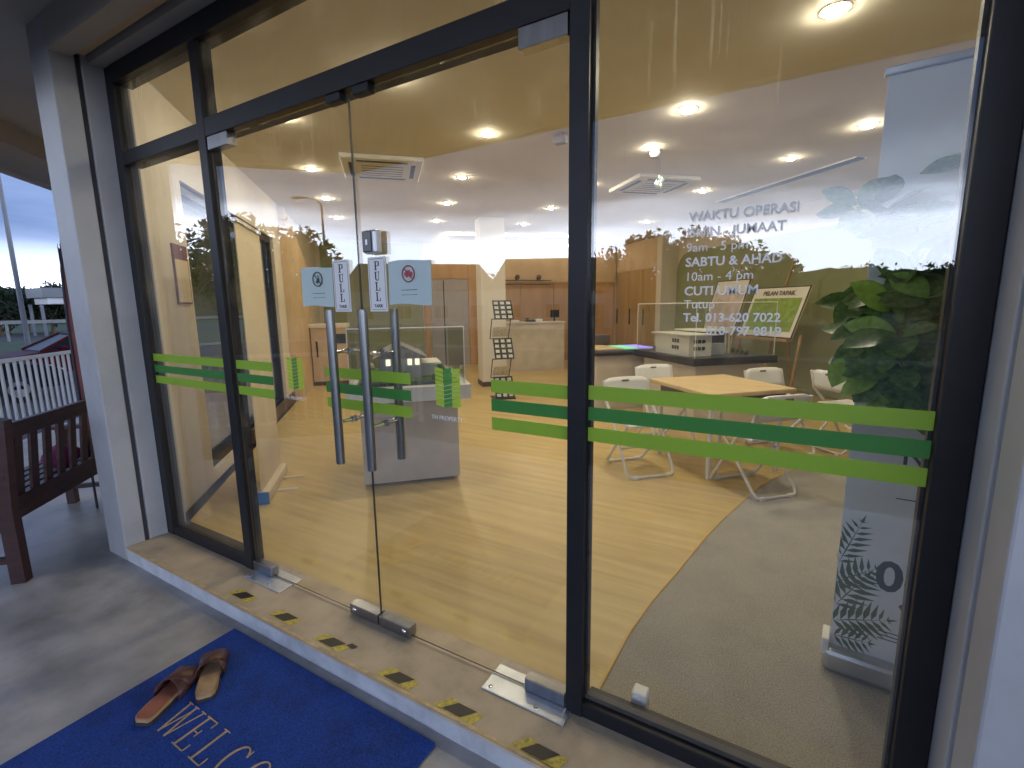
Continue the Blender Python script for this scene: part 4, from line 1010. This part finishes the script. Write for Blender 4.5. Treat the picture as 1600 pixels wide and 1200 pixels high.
MB(ROT45).box((-1.05, 2.95, 0.882), (-0.72, 3.45, 1.06)).build('house_body', 'model_grey', mh)
g_ = MB(ROT45)
g_.add([(-1.10, 2.90, 1.05), (-0.67, 2.90, 1.05), (-0.67, 3.5, 1.05), (-1.10, 3.5, 1.05), (-0.885, 2.90, 1.16), (-0.885, 3.5, 1.16)], [(3, 2, 1, 0), (0, 1, 4), (1, 2, 5, 4), (2, 3, 5), (3, 0, 4, 5)])
g_.build('roof', 'model_roof', mh)
MB(ROT45).box((-0.72, 3.05, 0.882), (-0.60, 3.35, 0.98)).build('porch', 'model_white', mh)
MB(ROT45).box((-0.75, 3.0, 0.98), (-0.55, 3.4, 0.995)).build('porch_roof', 'model_white', mh)
for s in (-1.0, -0.92, -0.83, -0.77):
    MB(ROT45).box((s, 2.943, 0.99), (s+0.035, 2.951, 1.04)).build('window', 'model_window', mh)
rb = random.Random(3)
for k in range(26):
    s = rb.uniform(-1.18, -0.48); t = rb.choice([rb.uniform(2.79, 2.9), rb.uniform(3.5, 3.68)]) if s < -0.6 else rb.uniform(2.79, 3.68)
    h = rb.uniform(0.02, 0.06)
    c = W(s, t, 0.882); MB().lathe([(0.0001, h*1.6), (h*0.5, h*1.1), (h*0.62, h*0.6), (h*0.3, 0.0)], c, 7, False).build('shrub', 'model_green' if k % 4 else 'model_white', mh)
def case(s0, s1, t0, t1, z0, z1, label, name='clear_case'):
    o = thing(name, label, 'display case', W((s0+s1)/2, (t0+t1)/2, z0))
    for lo, hi in (((s0, t0, z0), (s1, t0+0.006, z1)), ((s0, t1-0.006, z0), (s1, t1, z1)), ((s0, t0+0.006, z0), (s0+0.006, t1-0.006, z1)), ((s1-0.006, t0+0.006, z0), (s1, t1-0.006, z1))):
        MB(ROT45).box(lo, hi).build('side', 'acrylic', o)
    MB(ROT45).box((s0, t0, z1), (s1, t1, z1+0.006)).build('lid', 'acrylic', o)
    e = MB(ROT45).tube([(s0, t0, z1), (s1, t0, z1), (s1, t1, z1), (s0, t1, z1)], 0.005, 5, closed=True)
    for s, t in ((s0, t0), (s1, t0), (s1, t1), (s0, t1)): e.tube([(s, t, z0), (s, t, z1)], 0.004, 5)
    e.build('edge', 'lamp_trim', o)
case(-1.27, -0.40, 2.72, 3.76, 0.852, 1.30, 'clear acrylic case over the grey roofed model house')

# white house model on a black slab
m2 = thing('display_plinth', 'light stone plinth with a thick black slab top by the meeting table', 'plinth', W(2.85, 4.2, 0))
MB(ROT45).box((2.38, 3.64, 0.0), (3.30, 4.76, 0.765), bev=0.004).build('body', 'stone_front', m2)
MB(ROT45).box((2.28, 3.54, 0.765), (3.40, 4.86, 0.85), bev=0.004).build('top_slab', 'slab_black', m2)
wh = thing('villa_model', 'white two storey model villa under a clear case', 'scale model', W(2.7, 4.2, 0.85))
MB(ROT45).box((2.36, 3.75, 0.851), (2.66, 4.45, 1.09)).build('main_block', 'model_white', wh)
MB(ROT45).box((2.32, 3.70, 1.09), (2.72, 4.5, 1.105)).build('roof', 'model_white', wh)
MB(ROT45).box((2.66, 3.85, 0.851), (2.92, 4.4, 0.98)).build('side_block', 'model_grey', wh)
MB(ROT45).box((2.72, 3.95, 0.98), (2.98, 4.45, 1.12)).build('upper_block', 'model_dark', wh)
MB(ROT45).box((2.66, 3.9, 1.12), (3.04, 4.5, 1.135)).build('roof', 'model_white', wh)
for z in (0.92, 1.0):
    for k in range(3):
        t = 3.95+k*0.05
        MB(ROT45).box((2.356, t, z), (2.361, t+0.035, z+0.045)).build('window', 'model_dark', wh)
        MB(ROT45).box((2.42+k*0.055, 3.746, z), (2.46+k*0.055, 3.751, z+0.04)).build('window', 'model_dark', wh)
for s in (2.98, 3.03): MB(ROT45).box((s, 3.92, 0.851), (s+0.012, 3.932, 1.12)).build('post', 'model_white', wh)
for k in range(8):
    c = W(3.1+0.03*(k % 4), 3.7+0.11*k, 0.852); MB().lathe([(0.0001, 0.06), (0.022, 0.035), (0.018, 0.0)], c, 6, False).build('shrub', 'model_dark', wh)
case(2.31, 3.37, 3.57, 4.83, 0.852, 1.46, 'clear acrylic case over the white model villa')
# far lit display table
m3 = thing('lit_table', 'low display table with a black rim and purple green lit top', 'display table', W(2.3, 5.4, 0))
MB(ROT45).box((1.80, 5.02, 0.0), (2.85, 5.8, 0.76), bev=0.004).build('body', 'stone_front', m3)
MB(ROT45).box((1.72, 4.93, 0.76), (2.93, 5.9, 0.84), bev=0.03).build('rim', 'slab_black', m3)
MB(ROT45).box((1.80, 5.0, 0.84), (2.2, 5.8, 0.85)).build('panel', 'table_wood', m3)
MB(ROT45).box((2.21, 5.0, 0.84), (2.42, 5.5, 0.855)).build('panel', 'screen_lit_green', m3)
MB(ROT45).box((2.43, 5.0, 0.84), (2.66, 5.5, 0.856)).build('panel', 'screen_lit', m3)
tag(MB(ROT45).box((2.1, 5.72, 0.851), (2.35, 5.88, 1.0), bev=0.01).build('dark_box', 'skirting_dark'), 'dark brown box at the back of the lit display table', 'box')
tag(MB(ROT45).box((1.85, 5.72, 0.851), (2.07, 5.88, 1.02), bev=0.01).build('white_box', 'plastic_white'), 'white box at the back of the lit display table', 'box')

# meeting table
mt = thing('meeting_table', 'square light wood meeting table with white legs', 'table', W(1.9, 2.66, 0))
MB(ROT45).box((1.48, 2.20, 0.70), (2.33, 3.10, 0.74), bev=0.012).build('top', 'table_wood', mt)
for s in (1.56, 2.25):
    for t in (2.28, 3.02): MB(ROT45).tube([(s, t, 0.0), (s, t, 0.70)], 0.02, 8).build('leg', 'chair_tube', mt)
MB(ROT45).box((1.54, 2.26, 0.62), (2.27, 2.29, 0.70)).build('apron', 'skirting_dark', mt)
MB(ROT45).box((1.54, 2.29, 0.62), (1.57, 3.0, 0.70)).build('apron', 'skirting_dark', mt)
# folding chairs; local: x = width, +y = front
def make_chair(label):
    o = thing('folding_chair', label, 'chair', (0, 0, 0), 0, 'white folding chairs', world_parts=False)
    w = 0.22
    bk = MB(); nx, nz = 8, 4; vs = []; fs = []
    for j in range(nz+1):
        for i in range(nx+1):
            u = i/nx*2-1; z = 0.60+0.195*j/nz
            xw = (w+0.005)*u*(1-0.05*(j == nz))
            vs.append((xw, -0.205-(z-0.60)*0.25-0.03*(1-u*u), z-(0.02*abs(u)**6 if j == nz else 0)))
    for j in range(nz):
        for i in range(nx): a = j*(nx+1)+i; fs.append((a, a+1, a+nx+2, a+nx+1))
    b_ = bk.add(vs, fs, True).build('backrest', 'chair_white', o); sm = b_.modifiers.new('thick', 'SOLIDIFY'); sm.thickness = 0.022
    MB().tube([(-0.035, -0.276, 0.765), (0.035, -0.276, 0.765)], 0.012, 6).build('handle_slot', 'dark_hole', b_)
    MB().tube([(-0.035, -0.256, 0.765), (0.035, -0.256, 0.765)], 0.010, 6).build('handle_slot', 'dark_hole', b_)
    MB().box((-0.20, -0.17, 0.435), (0.20, 0.22, 0.462), bev=0.012).build('seat', 'chair_white', o)
    for s in (-1, 1):
        MB().tube([(s*w, -0.252, 0.78), (s*w, -0.20, 0.60), (s*w, -0.03, 0.43), (s*w, 0.21, 0.06), (s*(w-0.015), 0.238, 0.025), (s*(w-0.05), 0.245, 0.016)], 0.0135, 8).build('front_leg', 'chair_tube', o)
        MB().tube([(s*(w-0.03), 0.15, 0.43), (s*(w-0.03), -0.20, 0.06), (s*(w-0.045), -0.228, 0.025), (s*(w-0.08), -0.235, 0.016)], 0.0125, 8).build('rear_leg', 'chair_tube', o)
        MB().box((s*0.15-0.025, 0.23, 0.0), (s*0.15+0.025, 0.26, 0.03), bev=0.005).build('foot_pad', 'chair_white', o)
        MB().box((s*0.13-0.025, -0.25, 0.0), (s*0.13+0.025, -0.22, 0.03), bev=0.005).build('foot_pad', 'chair_white', o)
    MB().tube([(-w+0.05, 0.245, 0.016), (w-0.05, 0.245, 0.016)], 0.0135, 8).build('floor_bar', 'chair_tube', o)
    MB().tube([(-w+0.08, -0.235, 0.016), (w-0.08, -0.235, 0.016)], 0.0125, 8).build('floor_bar', 'chair_tube', o)
    MB().tube([(-w, 0.10, 0.235), (w, 0.10, 0.235)], 0.009, 6).build('cross_bar', 'chair_tube', o)
    return o
ch0 = make_chair('white folding chair beside the meeting table, on the side towards the doors')
p = W(1.12, 2.67); ch0.location = p; ch0.rotation_euler = (0, 0, rad(-135))
for (s, t, a, lb) in [(1.77, 2.00, 45, 'white folding chair with its back to the glass, half on the grey carpet'),
                      (1.85, 3.40, -135, 'white folding chair across the table, in front of the lit display table'),
                      (2.72, 2.76, -135, 'white folding chair between the meeting table and the easel'),
                      (3.36, 2.58, -45, 'white folding chair with its back to the meeting table, beside the plant'),
                      (4.35, 3.0, 135, 'white folding chair against the green panel, mostly hidden by leaves')]:
    copy_tree(ch0, W(s, t), rad(a), lb)

# easels with boards
def easel(name, s, t0, t1, z0, z1, lean, art, label, title):
    o = thing(name, label, 'easel', W(s, (t0+t1)/2, 0))
    tm = (t0+t1)/2
    def pl(t, z): return (s+0.25*(z-z0)/(z1-z0)*lean, t-0.04*(z-z0), z)
    fr_ = MB(ROT45); q = [pl(t0, z0), pl(t1, z0), pl(t1, z1), pl(t0, z1)]
    back = [(a+0.03, b, c) for a, b, c in q]
    fr_.add(q+back, [(0, 1, 2, 3), (7, 6, 5, 4), (0, 4, 5, 1), (1, 5, 6, 2), (2, 6, 7, 3), (3, 7, 4, 0)]); fr_.build('board', 'model_white', o)
    e = 0.004
    def ins(u, v):
        t = t0+(t1-t0)*u; z = z0+(z1-z0)*v; a, b, c = pl(t, z); return (a-e, b, c)
    MB(ROT45).add([ins(0.06, 0.12), ins(0.94, 0.12), ins(0.94, 0.78), ins(0.06, 0.78)], [(0, 1, 2, 3)]).build('picture', art, o)
    bd = MB(ROT45).tube(q, 0.012, 5, closed=True).build('board_edge', 'skirting_dark', o)
    for t in (t0+0.15, t1-0.15):
        MB(ROT45).tube([pl(t, z0+0.05), (s-0.12, t, 0.0)], 0.022, 6).build('leg', 'easel_wood', o)
    MB(ROT45).tube([(s+0.05, tm, 0.4), (s+0.30, tm-0.04, z1), (s+0.42, tm-0.06, z1+0.42)], 0.022, 6).build('mast', 'easel_wood', o)
    MB(ROT45).tube([(s+0.30, tm-0.04, z1), (s+0.6, tm, 0.0)], 0.02, 6).build('rear_leg', 'easel_wood', o)
    MB(ROT45).box((s-0.07, min(t0, t1), z0-0.05), (s+0.03, max(t0, t1), z0-0.01)).build('ledge', 'easel_wood', o)
    if title:
        a, b, c = pl(tm, z0+(z1-z0)*0.84)
        xf = ROT45 @ at(a-0.012, b, c) @ Matrix.Rotation(rad(-90), 4, 'Z') @ Matrix.Rotation(rad(72), 4, 'X')
        text_part(title, 0.095, xf, 'skirting_dark', o, 'lettering', 0.001, 'CENTER', 0.002)
easel('display_easel', 4.55, 5.55, 4.52, 0.95, 1.68, 1.0, 'print_grass', 'wooden easel with a board titled PELAN TAPAK over a green plan', 'PELAN TAPAK')
easel('display_easel', 4.6, 6.55, 5.75, 0.95, 1.84, 1.0, 'print_pink', 'wooden easel with a pinkish picture board behind the model villa', None)

# side roll-up banner (cream back) and its feet
rb_ = thing('rollup_banner', 'cream roll-up banner with a blue end cap beside the side window', 'banner', W(-2.0, 3.1, 0))
MB(at(*W(0.05, 0.07)) @ ROT45).box((-2.015, 2.74, 0.08), (-2.009, 3.42, 2.06)).build('sheet', 'banner_cream', rb_)
MB(at(*W(0.05, 0.07)) @ ROT45).box((-2.06, 2.72, 0.0), (-1.96, 3.44, 0.09), bev=0.02).build('base_cassette', 'banner_cream', rb_)
MB(at(*W(0.05, 0.07)) @ ROT45).box((-2.062, 2.70, 0.0), (-1.958, 2.719, 0.092), bev=0.004).build('end_cap', 'blue_plastic', rb_)
MB(at(*W(0.05, 0.07)) @ ROT45).box((-2.03, 2.74, 2.06), (-1.995, 3.42, 2.085)).build('top_bar', 'banner_alu', rb_)
for t in (2.95, 3.25): MB(at(*W(0.05, 0.07)) @ ROT45).box((-1.96, t, 0.0), (-1.80, t+0.025, 0.014)).build('foot', 'banner_cream', rb_)
nb = thing('wall_notice', 'framed notice with a purple heading on the cream side wall', 'notice', W(SL, 3.2, 1.6))
MB(ROT45).box((SL, 3.10, 1.50), (SL+0.012, 3.36, 1.94)).build('frame', 'notice_purple', nb)
MB(ROT45).box((SL+0.012, 3.115, 1.515), (SL+0.014, 3.345, 1.83)).build('sheet', 'banner_cream', nb)

# ---- white roll-up banner near the right frame, with printed ferns
wb = thing('rollup_banner', 'tall white roll-up banner with fern print and bold digits beside the plant', 'banner', (0.6, 0.70, 0.006))
BX0, BX1, BY = 0.225, 1.05, 0.715
def byy(x): return 0.725-0.09*(x-BX0)
def bq(x0, x1, z0, z1, dy=0.0): return [(x0, byy(x0)-dy, z0), (x1, byy(x1)-dy, z0), (x1, byy(x1)-dy, z1), (x0, byy(x0)-dy, z1)]
q = bq(BX0, BX1, 0.095, 2.19); q2 = bq(BX0, BX1, 0.095, 2.19, -0.003)
MB().add(q+q2, [(0, 1, 2, 3), (7, 6, 5, 4), (0, 4, 5, 1), (1, 5, 6, 2), (2, 6, 7, 3), (3, 7, 4, 0)]).build('sheet', 'banner_white', wb)
bxf = at(0, 0, 0)
ca = math.atan(-0.09)
BM = at(BX0, byy(BX0), 0) @ Matrix.Rotation(ca, 4, 'Z')
MB(BM).box((-0.02, -0.05, 0.006), (0.86, 0.06, 0.10), bev=0.02).build('base_cassette', 'banner_alu', wb)
MB(BM).box((-0.026, -0.045, 0.07), (-0.0, 0.055, 0.14), bev=0.004).build('end_cap', 'plastic_white', wb)
MB(BM).box((-0.012, -0.012, 2.185), (0.84, 0.012, 2.21), bev=0.004).build('top_bar', 'banner_alu', wb)
for x in (0.20, 0.62): MB(BM).box((x, -0.18, 0.0062), (x+0.04, -0.05, 0.020), bev=0.005).build('foot', 'plastic_white', wb)
DIG = BM @ at(0, -0.0012, 0) @ FRONT
text_part('06-', 0.165, BM @ at(0.118, -0.0015, 0.385) @ FRONT, 'ink_grey', wb, 'lettering', 0.0005, bold=0.004)
text_part('RIM', 0.11, BM @ at(0.150, -0.0015, 0.875) @ FRONT, 'ink_grey', wb, 'lettering', 0.0005)
for k, z in enumerate((0.215, 0.200, 0.185)): MB(BM).box((0.145, -0.0013, z), (0.26, -0.0006, z+0.004)).build('print_line', 'ink_grey', wb)
MB(BM).box((0.15, -0.0013, 0.745), (0.30, -0.0006, 0.7485)).build('print_line', 'ink_grey', wb)
MB(BM).add([(0.195, -0.0014, 0.335), (0.21, -0.0014, 0.352), (0.222, -0.0014, 0.318), (0.218, -0.0014, 0.30)], [(3, 2, 1, 0)]).build('print_mark', 'print_purple', wb)
MB(BM).add([(0.225, -0.0014, 0.318), (0.25, -0.0014, 0.345), (0.262, -0.0014, 0.335), (0.24, -0.0014, 0.312)], [(3, 2, 1, 0)]).build('print_mark', 'print_gold', wb)
def frond(x, z, ang, L, nleaf, w):
    """printed fern frond: a spine with paired leaflets, flat on the sheet"""
    mb = MB(BM); d = Vector((math.cos(ang), math.sin(ang))); nrm = Vector((-d.y, d.x)); base = Vector((x, z)); lay = [0]
    def leaflet(p, dd, l, ww):
        e = Vector((-dd.y, dd.x)); pts = [p, p+dd*l*0.35+e*ww, p+dd*l, p+dd*l*0.35-e*ww]
        pts = [(max(0.001, a.x), a.y) for a in pts]
        lay[0] += 1
        mb.add([(a, -0.0010-0.00002*lay[0], b) for a, b in pts], [(0, 3, 2, 1)])
    for k in range(nleaf):
        u = (k+0.6)/nleaf; p = base+d*L*u; l = w*math.sin(math.pi*min(1, 0.18+u*0.85))**0.7+0.012
        for s_ in (-1, 1):
            dd = (d*0.55+nrm*s_*0.85).normalized(); leaflet(p, dd, l, l*0.11)
    leaflet(base+d*L*0.92, d, L*0.2, 0.005); leaflet(base, d, L, 0.0025)
    mb.build('printed_fern', 'print_green', wb)
frond(0.0, 0.44, rad(72), 0.21, 8, 0.06); frond(-0.01, 0.36, rad(38), 0.17, 7, 0.07); frond(-0.01, 0.20, rad(20), 0.20, 8, 0.085); frond(0.0, 0.26, rad(60), 0.2, 7, 0.08); frond(0.0, 0.14, rad(5), 0.13, 6, 0.06)

# ---- plant
pl = thing('potted_plant', 'tall leafy rubber plant spreading round the white roll-up banner', 'plant', (0.42, 1.0, 0.006))
MB().lathe([(0.0001, 0.0), (0.13, 0.0), (0.16, 0.30), (0.175, 0.34), (0.15, 0.34), (0.14, 0.30), (0.0001, 0.30)], (0.42, 1.0, 0.0062), 20).build('pot', 'pot_grey', pl)
MB().tube([(0.42, 1.0, 0.3), (0.43, 0.99, 0.8), (0.40, 1.0, 1.3), (0.39, 0.98, 1.7)], [0.022, 0.02, 0.017, 0.010], 8).build('trunk', 'trunk_brown', pl)
lv = []; lf = []
NL = 7
for i in range(NL):
    u = i/(NL-1); w_ = [0.03, 0.55, 0.85, 1.0, 0.92, 0.6, 0.02][i]*0.5
    droop = -0.18*u*u
    for s_ in (-1, 0, 1): lv.append((w_*s_*0.62, u, droop+0.07*abs(s_)*w_*1.6))
for i in range(NL-1):
    for j in range(2): a = i*3+j; lf.append((a, a+1, a+4, a+3))
leafA = bpy.data.meshes.new('leaf'); leafA.from_pydata(lv, [], lf); leafA.polygons.foreach_set('use_smooth', [True]*len(lf)); leafA.materials.append(M['leaf'])
leafB = leafA.copy(); leafB.materials.clear(); leafB.materials.append(M['leaf_young'])
rp = random.Random(21)
tips = []; stems = MB(); PC = Vector((0.315, 0.66, 1.355))
for k in range(31):
    zf = -1+2*(k+0.5)/31; a = k*2.399+rp.uniform(-.2, .2); q = math.sqrt(max(0, 1-zf*zf))*rp.uniform(0.55, 1.0)
    tip = PC+Vector((0.175*q*math.cos(a)+(0.075*-zf if zf < 0 else 0.02), 0.21*q*math.sin(a), 0.23*zf))
    rootp = Vector((0.40, 0.98, max(0.95, tip.z-0.16))); mid = rootp.lerp(tip, 0.55)+Vector((0, 0, 0.02))
    stems.tube([rootp, mid, tip], [0.008, 0.006, 0.004], 5)
    tips.append((tip, ((tip-PC).normalized()*0.8+Vector((0, -0.2, 0.25))).normalized(), 7))
for x, y, z in ((0.17, 0.70, 1.80), (0.24, 0.72, 1.79), (0.45, 0.62, 1.88), (0.33, 0.64, 1.72)):
    tip = Vector((x, y, z)); rootp = Vector((0.39, 0.98, 1.5)); stems.tube([rootp, rootp.lerp(tip, 0.5), tip], [0.008, 0.006, 0.004], 5); tips.append((tip, Vector((0, 0, 1)), 6))
stems.build('branches', 'trunk_brown', pl)
cnt = 0
for tip, d, nleaf in tips:
    for k in range(nleaf):
        a = 2.4*k+rp.uniform(-.3, .3); el_ = rp.uniform(-0.9, 0.6)
        dv = Vector((math.cos(a)*math.cos(el_), math.sin(a)*math.cos(el_)*0.7, math.sin(el_))); dv = (dv+d*0.45).normalized()
        up = Vector((rp.uniform(-.5, .5), rp.uniform(-.4, .4)-0.85, 0.8)).normalized()
        xa = dv.cross(up).normalized(); za = xa.cross(dv)
        L = rp.uniform(0.10, 0.16)
        p0 = tip-d*rp.uniform(0.0, 0.05)
        if (p0+dv*L).y < 0.12 or cnt >= 290: continue
        mm = Matrix(((xa.x*L, dv.x*L, za.x*L, p0.x), (xa.y*L, dv.y*L, za.y*L, p0.y), (xa.z*L, dv.z*L, za.z*L, p0.z), (0, 0, 0, 1)))
        share('leaf', leafB if rp.random() < 0.16 else leafA, mm, pl); cnt += 1
# white plug adaptor on the carpet by the frame
pg = thing('plug_adaptor', 'small white plug adaptor on the carpet against the frame', 'adaptor', (-0.37, 0.14, 0.0))
MB().box((-0.40, 0.105, 0.0065), (-0.345, 0.16, 0.088), bev=0.008).build('body', 'plastic_white', pg)
MB().lathe([(0.0001, 0.001), (0.004, 0.001)], n=8, xf=at(-0.373, 0.1048, 0.045) @ Matrix.Rotation(rad(90), 4, 'X')).build('pin_hole', 'device_black', pg)
